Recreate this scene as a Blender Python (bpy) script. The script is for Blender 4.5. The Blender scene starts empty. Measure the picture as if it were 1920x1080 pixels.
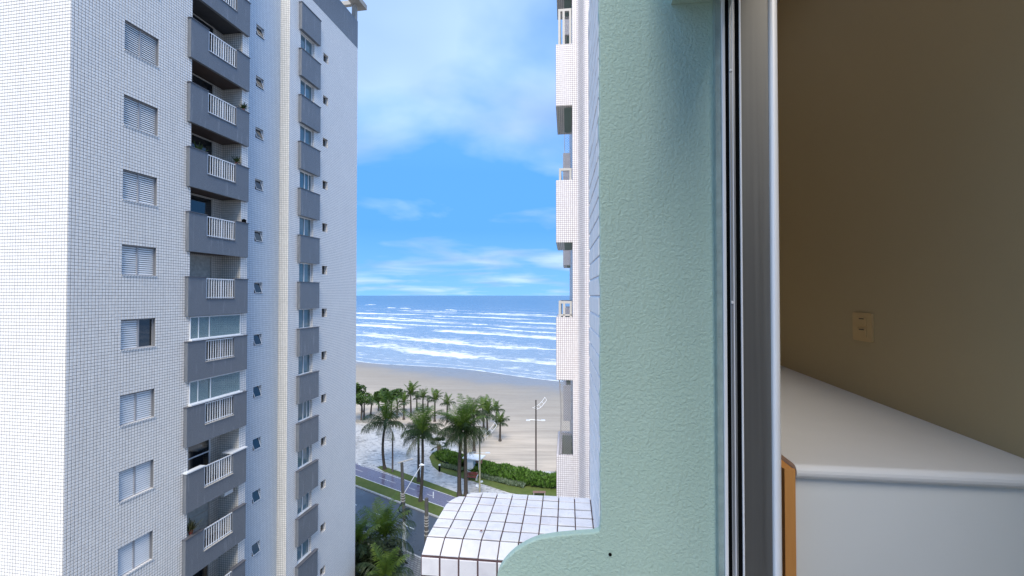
import bpy, bmesh, math, random
from math import sin, cos, tan, radians, pi, sqrt, atan2
from mathutils import Vector, Matrix
random.seed(7)
S = bpy.context.scene
C = S.collection
EYE = 25.0
F = 850.0                      # focal length in photograph pixels (1920 wide)
PITCH = math.atan(13.0 / F)

# ------------------------------------------------------------------ camera, sky, sun, exposure
cam_d = bpy.data.cameras.new('camera')
cam_d.sensor_width = 36.0
cam_d.lens = 36.0 * F / 1920.0
cam_d.clip_start = 0.02
cam_d.clip_end = 30000
cam = bpy.data.objects.new('camera', cam_d)
C.objects.link(cam)
cam.location = (0, 0, EYE)
cam.rotation_euler = (pi / 2 + PITCH, 0, 0)
S.camera = cam

SUN_AZ = radians(178)          # clockwise from +Y, behind the camera and to its left
SUN_EL = radians(50)
w = bpy.data.worlds.new('World')
S.world = w
w.use_nodes = True
nt = w.node_tree
nt.nodes.clear()
N = nt.nodes.new
L = nt.links.new


def wmath(op, a, b=None, clamp=False):
    n = N('ShaderNodeMath'); n.operation = op; n.use_clamp = clamp
    for i, v in enumerate((a, b)):
        if v is None: continue
        if isinstance(v, (int, float)): n.inputs[i].default_value = v
        else: L(v, n.inputs[i])
    return n.outputs[0]


def wmix(f, a, b):
    n = N('ShaderNodeMix'); n.data_type = 'RGBA'
    if isinstance(f, (int, float)): n.inputs[0].default_value = f
    else: L(f, n.inputs[0])
    for i, v in ((6, a), (7, b)):
        if isinstance(v, tuple): n.inputs[i].default_value = (*v, 1)
        else: L(v, n.inputs[i])
    return n.outputs[2]


def wramp(src, stops):
    n = N('ShaderNodeValToRGB'); L(src, n.inputs[0])
    while len(n.color_ramp.elements) < len(stops): n.color_ramp.elements.new(0.5)
    for e, (p, v) in zip(n.color_ramp.elements, stops):
        e.position = p; e.color = (v, v, v, 1)
    return n.outputs[0]


out = N('ShaderNodeOutputWorld'); bg = N('ShaderNodeBackground'); L(bg.outputs[0], out.inputs[0])
bg.inputs[1].default_value = 0.12
sky = N('ShaderNodeTexSky'); sky.sky_type = 'NISHITA'; sky.sun_disc = False
sky.sun_elevation = SUN_EL; sky.sun_rotation = SUN_AZ; sky.altitude = 10
sky.air_density = 1.0; sky.dust_density = 0.6; sky.ozone_density = 2.0
tc = N('ShaderNodeTexCoord'); sep = N('ShaderNodeSeparateXYZ'); L(tc.outputs['Generated'], sep.inputs[0])
zc = wmath('MAXIMUM', sep.outputs[2], 0.0)
den = wmath('ADD', zc, 0.10)
cx = wmath('DIVIDE', sep.outputs[0], den); cy = wmath('DIVIDE', sep.outputs[1], den)
comb = N('ShaderNodeCombineXYZ'); L(cx, comb.inputs[0]); L(cy, comb.inputs[1]); comb.inputs[2].default_value = 4.1
n1 = N('ShaderNodeTexNoise'); n1.inputs['Scale'].default_value = 0.85; n1.inputs['Detail'].default_value = 5
n1.inputs['Roughness'].default_value = 0.48; n1.inputs['Distortion'].default_value = 0.3; L(comb.outputs[0], n1.inputs[0])
n2 = N('ShaderNodeTexNoise'); n2.inputs['Scale'].default_value = 0.9; n2.inputs['Detail'].default_value = 3
cm2 = N('ShaderNodeMapping'); cm2.inputs['Location'].default_value = (7.3, 2.9, 0); cm2.inputs['Scale'].default_value = (1, 1, 1)
L(comb.outputs[0], cm2.inputs[0]); L(cm2.outputs[0], n2.inputs[0])
# more cloud higher up, thin streaks low down, the same all the way round
cover = wramp(zc, [(0.0, 0.50), (0.05, 0.50), (0.11, 0.48), (0.155, 0.38), (0.21, 0.42), (0.27, 0.55), (0.5, 0.57), (1.0, 0.56)])
m = wmath('ADD', n1.outputs[0], wmath('SUBTRACT', cover, 0.53))
mask = wramp(m, [(0.0, 0.0), (0.40, 0.0), (0.62, 0.9), (1.0, 1.0)])
# clear air: the physical sky, pushed to the photograph's blue
clear = wmix(1.0, sky.outputs[0], (1.0, 1.0, 1.0))
gain = N('ShaderNodeMix'); gain.data_type = 'RGBA'; gain.blend_type = 'MULTIPLY'; gain.inputs[0].default_value = 1
L(sky.outputs[0], gain.inputs[6]); gain.inputs[7].default_value = (0.50, 0.72, 0.95, 1)
low = wramp(zc, [(0.0, 1.0), (0.26, 0.92), (0.60, 0.2), (1.0, 0.0)])
clear = wmix(low, gain.outputs[2], (0.38, 1.36, 3.3))
clear = wmix(wramp(zc, [(0.0, 0.75), (0.07, 0.35), (0.14, 0.0), (1.0, 0.0)]), clear, (1.0, 2.2, 3.7))
cl_col = wmix(wramp(n2.outputs[0], [(0.0, 0.0), (0.36, 0.0), (0.62, 1.0), (1.0, 1.0)]), (1.15, 1.78, 3.4), (1.95, 2.7, 3.65))
full = wmix(mask, clear, cl_col)
L(full, bg.inputs[0])

sd = bpy.data.lights.new('sun', 'SUN'); sd.energy = 1.85; sd.angle = radians(30); sd.color = (1.0, 0.93, 0.84)
so = bpy.data.objects.new('sun', sd); C.objects.link(so)
to_sun = Vector((sin(SUN_AZ) * cos(SUN_EL), cos(SUN_AZ) * cos(SUN_EL), sin(SUN_EL)))
so.rotation_euler = to_sun.to_track_quat('Z', 'Y').to_euler()
so.location = (0, -20, 60)

S.view_settings.view_transform = 'Standard'
S.view_settings.look = 'None'
S.view_settings.gamma = 1
S.view_settings.use_curve_mapping = False
S.view_settings.exposure = 1.48


# ------------------------------------------------------------------ helpers
def ray(px, py):
    dx = (px - 960) / F; dy = (540 - py) / F
    return Vector((dx, cos(PITCH) - dy * sin(PITCH), sin(PITCH) + dy * cos(PITCH)))


def gp(px, py, z=0.0):
    """point of the ground (height z) that stands at that place of the photograph"""
    d = ray(px, py); t = (z - EYE) / d.z
    return Vector((d.x * t, d.y * t, z))


def at_depth(px, py, Y):
    d = ray(px, py); t = Y / d.y
    return Vector((d.x * t, Y, EYE + d.z * t))


class MB:
    def __init__(s): s.v = []; s.f = []; s.uv = []

    def quad(s, pts, uv=None):
        b = len(s.v); s.v += [tuple(p) for p in pts]; s.f.append(tuple(range(b, b + len(pts))))
        if uv is None:
            p = [Vector(q) for q in pts]; n = (p[1] - p[0]).cross(p[2] - p[0])
            a = (abs(n.x), abs(n.y), abs(n.z)); k = a.index(max(a))
            uv = [((q.y, q.z) if k == 0 else (q.x, q.z) if k == 1 else (q.x, q.y)) for q in p]
        s.uv += list(uv)

    def box(s, x0, x1, y0, y1, z0, z1, skip=''):
        if '-x' not in skip: s.quad([(x0, y1, z0), (x0, y0, z0), (x0, y0, z1), (x0, y1, z1)])
        if '+x' not in skip: s.quad([(x1, y0, z0), (x1, y1, z0), (x1, y1, z1), (x1, y0, z1)])
        if '-y' not in skip: s.quad([(x0, y0, z0), (x1, y0, z0), (x1, y0, z1), (x0, y0, z1)])
        if '+y' not in skip: s.quad([(x1, y1, z0), (x0, y1, z0), (x0, y1, z1), (x1, y1, z1)])
        if '-z' not in skip: s.quad([(x0, y1, z0), (x1, y1, z0), (x1, y0, z0), (x0, y0, z0)])
        if '+z' not in skip: s.quad([(x0, y0, z1), (x1, y0, z1), (x1, y1, z1), (x0, y1, z1)])
        return s

    def prism(s, pts, z0, z1):
        """pts: plan outline, anticlockwise"""
        n = len(pts)
        s.quad([(p[0], p[1], z1) for p in pts]); s.quad([(p[0], p[1], z0) for p in reversed(pts)])
        d = 0
        for i in range(n):
            a, b = pts[i], pts[(i + 1) % n]; l = math.hypot(b[0] - a[0], b[1] - a[1])
            s.quad([(a[0], a[1], z0), (b[0], b[1], z0), (b[0], b[1], z1), (a[0], a[1], z1)], [(d, z0), (d + l, z0), (d + l, z1), (d, z1)])
            d += l
        return s

    def extrude_y(s, pts, y0, y1):
        """pts: (x, z) outline anticlockwise seen from -y; solid from y0 (front) to y1"""
        s.quad([(p[0], y0, p[1]) for p in pts]); s.quad([(p[0], y1, p[1]) for p in reversed(pts)])
        n = len(pts); d = 0
        for i in range(n):
            a, b = pts[i], pts[(i + 1) % n]; l = math.hypot(b[0] - a[0], b[1] - a[1])
            s.quad([(a[0], y0, a[1]), (a[0], y1, a[1]), (b[0], y1, b[1]), (b[0], y0, b[1])], [(y0, d), (y1, d), (y1, d + l), (y0, d + l)])
            d += l
        return s

    def tube(s, pts, r, n=8, cap=True):
        pts = [Vector(p) for p in pts]
        rs = r if isinstance(r, (list, tuple)) else [r] * len(pts)
        b = len(s.v); up = Vector((0, 0, 1)); L_ = 0; ls = []
        for i, p in enumerate(pts):
            t = (pts[min(i + 1, len(pts) - 1)] - pts[max(i - 1, 0)]).normalized()
            ref = up if abs(t.z) < 0.9 else Vector((1, 0, 0))
            a = t.cross(ref).normalized(); c = t.cross(a).normalized()
            if i: L_ += (p - pts[i - 1]).length
            ls.append(L_)
            for k in range(n):
                an = 2 * pi * k / n
                s.v.append(tuple(p + (a * cos(an) + c * sin(an)) * rs[i]))
        for i in range(len(pts) - 1):
            for k in range(n):
                k2 = (k + 1) % n
                s.f.append((b + i * n + k, b + i * n + k2, b + (i + 1) * n + k2, b + (i + 1) * n + k))
                s.uv += [(k / n, ls[i]), ((k + 1) / n, ls[i]), ((k + 1) / n, ls[i + 1]), (k / n, ls[i + 1])]
        if cap:
            s.f.append(tuple(b + k for k in range(n))); s.uv += [(0, 0)] * n
            e = b + (len(pts) - 1) * n
            s.f.append(tuple(e + k for k in reversed(range(n)))); s.uv += [(0, 0)] * n
        return s

    def bar(s, a, b, r): return s.tube([a, b], r, 6)

    def mesh(s, name, mat, smooth=False):
        me = bpy.data.meshes.new(name); me.from_pydata(s.v, [], s.f)
        u = me.uv_layers.new(name='uv')
        flat = [c for q in s.uv for c in q]
        if len(flat) == 2 * len(me.loops): u.data.foreach_set('uv', flat)
        if mat: me.materials.append(mat)
        if smooth: me.polygons.foreach_set('use_smooth', [True] * len(me.polygons))
        me.update()
        return me

    def build(s, name, mat, parent=None, smooth=False, **kw):
        o = bpy.data.objects.new(name, s.mesh(name, mat, smooth)); C.objects.link(o); o.parent = parent
        for k, v in kw.items(): o[k] = v
        return o


def link(name, me, parent=None, loc=(0, 0, 0), rot=(0, 0, 0), scale=None, **kw):
    o = bpy.data.objects.new(name, me); C.objects.link(o); o.parent = parent
    o.location = loc; o.rotation_euler = rot
    if scale: o.scale = scale
    for k, v in kw.items(): o[k] = v
    return o


def thing(name, label, cat, loc=(0, 0, 0), rz=0, group=None):
    o = bpy.data.objects.new(name, None); C.objects.link(o); o.location = loc; o.rotation_euler = (0, 0, rz)
    o.empty_display_size = 0.2
    o['label'] = label; o['category'] = cat
    if group: o['group'] = group
    return o


# ------------------------------------------------------------------ materials
class Mat:
    def __init__(s, name, rough=0.6, metal=0.0, spec=0.5):
        s.m = bpy.data.materials.new(name); s.m.use_nodes = True
        s.t = s.m.node_tree; s.t.nodes.clear()
        s.b = s.n('ShaderNodeBsdfPrincipled'); s.o = s.n('ShaderNodeOutputMaterial')
        s.l(s.b.outputs[0], s.o.inputs[0])
        s.b.inputs['Roughness'].default_value = rough; s.b.inputs['Metallic'].default_value = metal
        s.b.inputs['Specular IOR Level'].default_value = spec

    def n(s, t, **kw):
        x = s.t.nodes.new(t)
        for k, v in kw.items(): setattr(x, k, v)
        return x

    def l(s, a, b): s.t.links.new(a, b)

    def coord(s, which='Object', scale=(1, 1, 1), rot=(0, 0, 0), loc=(0, 0, 0)):
        c = s.n('ShaderNodeTexCoord'); mp = s.n('ShaderNodeMapping')
        mp.inputs['Scale'].default_value = scale; mp.inputs['Rotation'].default_value = rot; mp.inputs['Location'].default_value = loc
        s.l(c.outputs[which], mp.inputs[0]); return mp.outputs[0]

    def noise(s, vec, scale, detail=4, rough=0.55, dist=0.0):
        x = s.n('ShaderNodeTexNoise'); s.l(vec, x.inputs[0]); x.inputs['Scale'].default_value = scale
        x.inputs['Detail'].default_value = detail; x.inputs['Roughness'].default_value = rough; x.inputs['Distortion'].default_value = dist
        return x.outputs[0]

    def ramp(s, src, stops, mode='LINEAR'):
        x = s.n('ShaderNodeValToRGB'); s.l(src, x.inputs[0]); x.color_ramp.interpolation = mode
        while len(x.color_ramp.elements) < len(stops): x.color_ramp.elements.new(0.5)
        for e, (p, v) in zip(x.color_ramp.elements, stops):
            e.position = p; e.color = (*v, 1) if isinstance(v, tuple) else (v, v, v, 1)
        return x.outputs[0]

    def mix(s, f, a, b, mode='MIX'):
        x = s.n('ShaderNodeMix', data_type='RGBA', blend_type=mode)
        if isinstance(f, (int, float)): x.inputs[0].default_value = f
        else: s.l(f, x.inputs[0])
        for i, v in ((6, a), (7, b)):
            if isinstance(v, tuple): x.inputs[i].default_value = (*v, 1)
            else: s.l(v, x.inputs[i])
        return x.outputs[2]

    def math(s, op, a, b=None, clamp=False):
        x = s.n('ShaderNodeMath', operation=op, use_clamp=clamp)
        for i, v in enumerate((a, b)):
            if v is None: continue
            if isinstance(v, (int, float)): x.inputs[i].default_value = v
            else: s.l(v, x.inputs[i])
        return x.outputs[0]

    def col(s, v):
        if isinstance(v, tuple): s.b.inputs['Base Color'].default_value = (*v, 1)
        else: s.l(v, s.b.inputs['Base Color'])
        return s

    def bump(s, h, dist, strength=1.0, prev=None):
        x = s.n('ShaderNodeBump'); x.inputs['Strength'].default_value = strength; x.inputs['Distance'].default_value = dist
        s.l(h, x.inputs['Height'])
        if prev: s.l(prev, x.inputs['Normal'])
        s.l(x.outputs[0], s.b.inputs['Normal']); return x.outputs[0]

    def random(s): return s.n('ShaderNodeObjectInfo').outputs['Random']


def plain(name, c, rough=0.6, metal=0.0, var=0.08, scale=3.0, bump=0.0, spec=0.5):
    m = Mat(name, rough, metal, spec); v = m.coord('Object'); nz = m.noise(v, scale)
    m.col(m.mix(m.ramp(nz, [(0.25, 0.0), (0.75, 1.0)]), tuple(x * (1 - var) for x in c), tuple(min(1, x * (1 + var)) for x in c)))
    if bump: m.bump(m.noise(v, scale * 12), bump)
    return m.m


def tiled(name, c1, c2, grout, pitch_x, pitch_z, joint, rough=0.35, dirt=0.12, offset=0.0, streak=0.0):
    m = Mat(name, rough); v = m.coord('UV')
    b = m.n('ShaderNodeTexBrick'); b.offset = offset; b.offset_frequency = 2; b.squash = 1
    m.l(v, b.inputs['Vector']); b.inputs['Scale'].default_value = 1
    b.inputs['Brick Width'].default_value = pitch_x; b.inputs['Row Height'].default_value = pitch_z
    b.inputs['Mortar Size'].default_value = joint / 2; b.inputs['Mortar Smooth'].default_value = 0.15; b.inputs['Bias'].default_value = 0
    b.inputs['Color1'].default_value = (*c1, 1); b.inputs['Color2'].default_value = (*c2, 1); b.inputs['Mortar'].default_value = (*grout, 1)
    big = m.ramp(m.noise(v, 0.7, 5), [(0.3, 0.0), (0.75, 1.0)])
    c = m.mix(m.math('MULTIPLY', big, dirt), b.outputs['Color'], (0.42, 0.42, 0.41), 'MIX')
    if streak:
        st = m.noise(m.coord('UV', scale=(3.5, 0.35, 1)), 1.6, 5, 0.6)
        c = m.mix(m.math('MULTIPLY', m.ramp(st, [(0.56, 0.0), (0.72, 1.0)]), streak), c, (0.55, 0.56, 0.56))
    m.col(c)
    inv = m.math('SUBTRACT', 1.0, b.outputs['Fac']); m.bump(inv, 0.004, 0.7)
    m.l(m.math('ADD', m.math('MULTIPLY', b.outputs['Fac'], 0.4), rough), m.b.inputs['Roughness'])
    return m.m


M = {}
M['tile_wall'] = tiled('white_tile_wall', (0.87, 0.835, 0.78), (0.81, 0.78, 0.725), (0.17, 0.215, 0.235), 0.112, 0.112, 0.016)
M['tile_far'] = tiled('white_tile_far', (0.89, 0.855, 0.80), (0.84, 0.80, 0.755), (0.25, 0.28, 0.31), 0.112, 0.112, 0.018)
M['tile_blue_shade'] = tiled('blue_shaded_tile', (0.64, 0.70, 0.75), (0.58, 0.64, 0.70), (0.20, 0.245, 0.30), 0.112, 0.112, 0.016, streak=0.2)  # white tile with the recess's bluish skylit shade put into its colour
M['tile_warm_lit'] = tiled('warm_lit_tile', (0.80, 0.77, 0.70), (0.72, 0.69, 0.62), (0.17, 0.165, 0.155), 0.112, 0.112, 0.016)  # white tile with the warm tone of sunlight put into its colour
M['tile_grey'] = tiled('grey_tile', (0.165, 0.18, 0.20), (0.15, 0.165, 0.185), (0.12, 0.13, 0.15), 0.056, 0.056, 0.008, streak=0.20, dirt=0.05)
M['mosaic_right'] = tiled('rosy_white_small_tile', (0.80, 0.755, 0.72), (0.73, 0.68, 0.65), (0.27, 0.19, 0.19), 0.0415, 0.0415, 0.0065)
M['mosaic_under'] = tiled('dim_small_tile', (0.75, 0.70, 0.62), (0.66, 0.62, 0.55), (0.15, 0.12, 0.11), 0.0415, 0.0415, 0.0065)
M['own_wall'] = tiled('own_tile_wall', (0.78, 0.78, 0.80), (0.72, 0.72, 0.74), (0.22, 0.13, 0.13), 0.05, 0.05, 0.004)


def grout_mat():
    m = Mat('facade_grout', 0.8); v = m.coord('Object')
    m.col(m.mix(m.noise(v, 2.0), (0.15, 0.155, 0.16), (0.21, 0.21, 0.215))); return m.m


M['grout'] = grout_mat()
M['own_grout'] = plain('brown_grout', (0.10, 0.055, 0.055), 0.85, var=0.3, scale=30)


def facade_tile_mat():
    m = Mat('facade_tile', 0.3); v = m.coord('Object')
    sn = m.n('ShaderNodeVectorMath', operation='SNAP'); m.l(v, sn.inputs[0]); sn.inputs[1].default_value = (0.112, 0.112, 0.112)
    wn = m.n('ShaderNodeTexWhiteNoise'); m.l(sn.outputs[0], wn.inputs[0])
    c = m.mix(wn.outputs[0], (0.82, 0.785, 0.73), (0.89, 0.86, 0.805))
    big = m.ramp(m.noise(v, 0.5, 5), [(0.35, 0.0), (0.8, 0.3)])
    st = m.noise(m.coord('Object', scale=(2.2, 2.2, 0.13)), 1.0, 5, 0.6); c = m.mix(m.ramp(st, [(0.52, 0.0), (0.75, 0.30)]), c, (0.58, 0.55, 0.51))
    m.col(m.mix(big, c, (0.72, 0.70, 0.67)))
    m.bump(wn.outputs[0], 0.002, 0.3)
    return m.m


M['facade_tile'] = facade_tile_mat()


def own_tile_mat():
    m = Mat('glazed_white_tile', 0.3, spec=0.3); v = m.coord('Object'); r = m.random()
    of = m.n('ShaderNodeVectorMath', operation='ADD'); m.l(v, of.inputs[0])
    sc = m.n('ShaderNodeCombineXYZ'); m.l(m.math('MULTIPLY', r, 40), sc.inputs[0]); m.l(sc.outputs[0], of.inputs[1])
    nz = m.noise(of.outputs[0], 55, 5, 0.6)
    st = m.noise(of.outputs[0], 22, 3, 0.5)
    base = m.mix(r, (0.80, 0.755, 0.745), (0.88, 0.845, 0.82))
    c = m.mix(m.ramp(st, [(0.48, 0.0), (0.78, 0.4)]), base, (0.50, 0.48, 0.50))
    c = m.mix(m.ramp(nz, [(0.68, 0.0), (0.76, 0.3)]), c, (0.50, 0.45, 0.42))
    m.col(c); m.bump(m.noise(of.outputs[0], 30, 2), 0.0012, 0.6)
    m.l(m.math('ADD', m.math('MULTIPLY', nz, 0.3), 0.15), m.b.inputs['Roughness'])
    return m.m


M['own_tile'] = own_tile_mat()
M['strip_tile'] = plain('satin_white_tile', (0.88, 0.85, 0.81), 0.7, var=0.04, scale=12, spec=0.08)


def plaster_mat():
    m = Mat('sage_green_plaster', 0.55, spec=0.25); v = m.coord('Object')
    big = m.noise(v, 6, 4)
    c = m.mix(big, (0.415, 0.55, 0.44), (0.48, 0.61, 0.505))
    c = m.mix(m.ramp(m.noise(v, 2.2, 3), [(0.4, 0.0), (0.7, 0.5)]), c, (0.445, 0.595, 0.475))
    m.col(c)
    a = m.noise(v, 135, 4, 0.6, 0.5)
    b = m.bump(a, 0.0048, 0.85)
    b2 = m.bump(m.noise(v, 230, 3, 0.6), 0.0006, 0.4, b)
    ridge = m.noise(m.coord('Object', scale=(26, 26, 8), rot=(0, 0.3, 0)), 1.0, 4, 0.55, 1.2)
    m.bump(m.ramp(ridge, [(0.60, 0.0), (0.80, 1.0)]), 0.003, 0.35, b2)
    return m.m


M['plaster'] = plaster_mat()
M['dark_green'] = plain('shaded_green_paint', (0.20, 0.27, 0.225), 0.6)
M['caulk'] = plain('grey_green_sealant', (0.30, 0.38, 0.34), 0.5, var=0.2, scale=30, bump=0.002)
M['concrete'] = plain('concrete', (0.36, 0.345, 0.315), 0.8, var=0.2, scale=1.5, bump=0.004)
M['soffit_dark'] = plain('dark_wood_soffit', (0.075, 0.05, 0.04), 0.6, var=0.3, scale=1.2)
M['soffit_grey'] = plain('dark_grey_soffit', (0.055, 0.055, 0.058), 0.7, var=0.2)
M['coping'] = plain('grey_stone_coping', (0.10, 0.10, 0.11), 0.4)
M['coping_white'] = plain('white_marble_sill', (0.70, 0.72, 0.73), 0.35, var=0.05)
M['white_paint'] = plain('white_metal_paint', (0.78, 0.79, 0.80), 0.35, var=0.04)
M['dark_metal'] = plain('dark_metal', (0.03, 0.032, 0.035), 0.5)
M['frame_grey'] = plain('brownish_window_frame', (0.38, 0.37, 0.37), 0.4, var=0.08)
M['shutter'] = plain('pale_shutter_metal', (0.82, 0.82, 0.80), 0.4, var=0.05, scale=1.0)
M['shutter_shade'] = plain('slat_gap_shade', (0.05, 0.052, 0.055), 0.7)
M['black'] = plain('black_rubber', (0.004, 0.004, 0.004), 0.9, spec=0.05)
M['curtain'] = plain('pale_curtain', (0.42, 0.43, 0.40), 0.9, var=0.25, scale=6)
M['room_dark'] = plain('dim_interior', (0.05, 0.05, 0.05), 0.9, var=0.3)
M['red'] = plain('red_paint', (0.30, 0.035, 0.025), 0.5)
M['maroon'] = plain('maroon_bench_paint', (0.23, 0.055, 0.04), 0.55, var=0.15)
M['brown_bench'] = plain('brown_bench_planks', (0.21, 0.12, 0.09), 0.6, var=0.15)
M['netting'] = plain('grey_netting', (0.30, 0.28, 0.26), 0.8)
M['net_white'] = plain('white_netting', (0.62, 0.64, 0.66), 0.8)
M['beige_frame'] = plain('beige_frame', (0.46, 0.43, 0.38), 0.5)


def alu(name, c, rough, streak=0.25):
    m = Mat(name, rough, 0.15 if 'bright' in name else 0.85); v = m.coord('Object', scale=(120, 120, 2.0))
    nz = m.noise(v, 1.0, 4); m.col(m.mix(nz, tuple(x * (1 - streak) for x in c), c))
    m.l(m.math('ADD', m.math('MULTIPLY', nz, 0.15), rough - 0.05), m.b.inputs['Roughness'])
    sm = m.noise(m.coord('Object', scale=(6, 6, 16)), 1.0, 3)
    m.bump(sm, 0.002, 0.15)
    return m.m


M['alu'] = alu('brushed_aluminium', (0.62, 0.62, 0.61), 0.35)
M['alu_bright'] = alu('bright_aluminium', (0.96, 0.94, 0.90), 0.4, 0.04)
M['alu_dull'] = alu('dull_aluminium', (0.25, 0.24, 0.215), 0.5, 0.25)


def glassy(name, c, rough=0.04, trans=0.0):
    m = Mat(name, rough, 0.0, 0.9); v = m.coord('Object')
    m.col(m.mix(m.noise(v, 0.8, 3), tuple(x * 0.7 for x in c), tuple(min(1, x * 1.3) for x in c)))
    m.bump(m.noise(v, 0.9, 2), 0.02, 0.25)
    if trans:
        t = m.n('ShaderNodeBsdfTransparent'); t.inputs[0].default_value = (0.86, 0.95, 0.95, 1); x = m.n('ShaderNodeMixShader')
        x.inputs[0].default_value = trans; m.l(m.b.outputs[0], x.inputs[1]); m.l(t.outputs[0], x.inputs[2]); m.l(x.outputs[0], m.o.inputs[0])
    return m.m


M['glass_dark'] = glassy('dark_window_glass', (0.012, 0.016, 0.02))
M['glass_teal'] = glassy('teal_window_glass', (0.10, 0.17, 0.20))
M['glass_clear'] = glassy('balcony_glazing', (0.28, 0.38, 0.40), 0.03, 0.55)


def wood_mat():
    m = Mat('orange_pine', 0.45); v = m.coord('Object', scale=(60, 60, 4)); nz = m.noise(v, 1.0, 5, 0.6, 0.8)
    c = m.mix(nz, (0.60, 0.24, 0.06), (0.80, 0.40, 0.12))
    k = m.noise(m.coord('Object', scale=(40, 40, 25)), 1.0, 2); c = m.mix(m.ramp(k, [(0.72, 0.0), (0.78, 0.7)]), c, (0.15, 0.05, 0.02))
    m.col(c); m.bump(nz, 0.0006); return m.m


M['wood'] = wood_mat()
M['laminate'] = plain('white_laminate', (0.88, 0.87, 0.80), 0.45, var=0.03, scale=2, bump=0.0003)
M['counter'] = plain('white_counter_top', (0.88, 0.85, 0.79), 0.38, var=0.03, scale=4, bump=0.0003)


def interior_wall():
    m = Mat('tan_interior_wall', 0.75); v = m.coord('Object')
    m.col(m.mix(m.noise(v, 1.5, 4), (0.44, 0.34, 0.18), (0.50, 0.385, 0.205)))
    m.bump(m.noise(v, 160, 3), 0.0008, 0.5); return m.m


M['int_wall'] = interior_wall()
M['int_other'] = plain('beige_room_paint', (0.48, 0.40, 0.29), 0.8)
M['plate'] = plain('ivory_plate', (0.58, 0.40, 0.18), 0.4, var=0.03)


# ground materials
def asphalt():
    m = Mat('wet_asphalt', 0.4); v = m.coord('Object'); nz = m.noise(v, 0.35, 5); fine = m.noise(v, 25, 4)
    c = m.mix(nz, (0.045, 0.055, 0.065), (0.075, 0.085, 0.10)); m.col(m.mix(m.math('MULTIPLY', fine, 0.3), c, (0.11, 0.115, 0.12)))
    m.l(m.ramp(nz, [(0.3, 0.2), (0.7, 0.5)]), m.b.inputs['Roughness']); m.bump(fine, 0.004, 0.4); return m.m


def cycle():
    m = Mat('purple_cycle_path', 0.3); v = m.coord('Object'); nz = m.noise(v, 0.5, 5)
    m.col(m.mix(nz, (0.115, 0.10, 0.145), (0.18, 0.16, 0.21)))
    m.l(m.ramp(nz, [(0.35, 0.12), (0.7, 0.45)]), m.b.inputs['Roughness']); m.bump(m.noise(v, 18, 3), 0.003, 0.3); return m.m


def grass():
    m = Mat('short_grass', 0.9, spec=0.2); v = m.coord('Object'); nz = m.noise(v, 0.8, 6, 0.65); f = m.noise(v, 14, 4)
    c = m.mix(m.ramp(nz, [(0.3, 0.0), (0.7, 1.0)]), (0.085, 0.12, 0.025), (0.15, 0.17, 0.055)); m.col(m.mix(m.math('MULTIPLY', f, 0.6), c, (0.05, 0.085, 0.015)))
    m.bump(f, 0.06, 0.8); return m.m


def promenade():
    m = Mat('portuguese_mosaic_paving', 0.35); v = m.coord('Object', rot=(0, 0, radians(34)), scale=(0.35, 1.0, 1))
    wv = m.noise(v, 1.7, 5, 0.65, 2.6)
    patt = m.ramp(wv, [(0.39, 0.0), (0.44, 0.6), (0.51, 1.0)])
    c = m.mix(patt, (0.14, 0.13, 0.115), (0.58, 0.555, 0.51))
    d = m.noise(m.coord('Object'), 0.16, 4, 0.6); c = m.mix(m.ramp(d, [(0.56, 0.0), (0.72, 0.8)]), c, (0.20, 0.18, 0.15))
    f = m.noise(m.coord('Object'), 9, 3); m.col(m.mix(m.math('MULTIPLY', f, 0.25), c, (0.25, 0.24, 0.23)))
    m.l(m.ramp(d, [(0.3, 0.5), (0.7, 0.2)]), m.b.inputs['Roughness']); m.bump(f, 0.01, 0.3); return m.m


def sand():
    m = Mat('beach_sand', 0.85, spec=0.3)
    geo = m.n('ShaderNodeNewGeometry'); sp = m.n('ShaderNodeSeparateXYZ'); m.l(geo.outputs['Position'], sp.inputs[0])
    # distance from the road towards the sea
    md = m.math('ADD', m.math('MULTIPLY', sp.outputs[0], 0.568), m.math('MULTIPLY', sp.outputs[1], 0.823))
    v = m.coord('Object'); wob = m.math('MULTIPLY', m.math('SUBTRACT', m.noise(v, 0.035, 4), 0.5), 34)
    q = m.math('DIVIDE', m.math('ADD', md, wob), 130.0, clamp=True)
    c = m.ramp(q, [(0.0, (0.52, 0.445, 0.35)), (0.50, (0.49, 0.42, 0.335)), (0.60, (0.33, 0.295, 0.245)), (0.76, (0.265, 0.24, 0.20)), (0.84, (0.20, 0.19, 0.175)), (1.0, (0.15, 0.15, 0.15))])
    st = m.noise(m.coord('Object', rot=(0, 0, radians(34.6)), scale=(0.05, 0.5, 1)), 1.0, 5, 0.6, 0.5)
    c = m.mix(m.ramp(st, [(0.42, 0.0), (0.60, 0.5)]), c, (0.22, 0.19, 0.155))
    tr_ = m.noise(m.coord('Object', rot=(0, 0, radians(30)), scale=(0.03, 1.5, 1)), 1.0, 3, 0.5, 1.0); c = m.mix(m.ramp(tr_, [(0.60, 0.0), (0.66, 0.35)]), c, (0.20, 0.175, 0.145))
    f = m.noise(v, 1.2, 5, 0.7); c = m.mix(m.math('MULTIPLY', f, 0.25), c, (0.56, 0.48, 0.38)); m.col(c)
    m.l(m.ramp(q, [(0.0, 0.9), (0.70, 0.8), (0.84, 0.3), (1.0, 0.15)]), m.b.inputs['Roughness'])
    m.bump(f, 0.12, 0.5); return m.m


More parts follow.
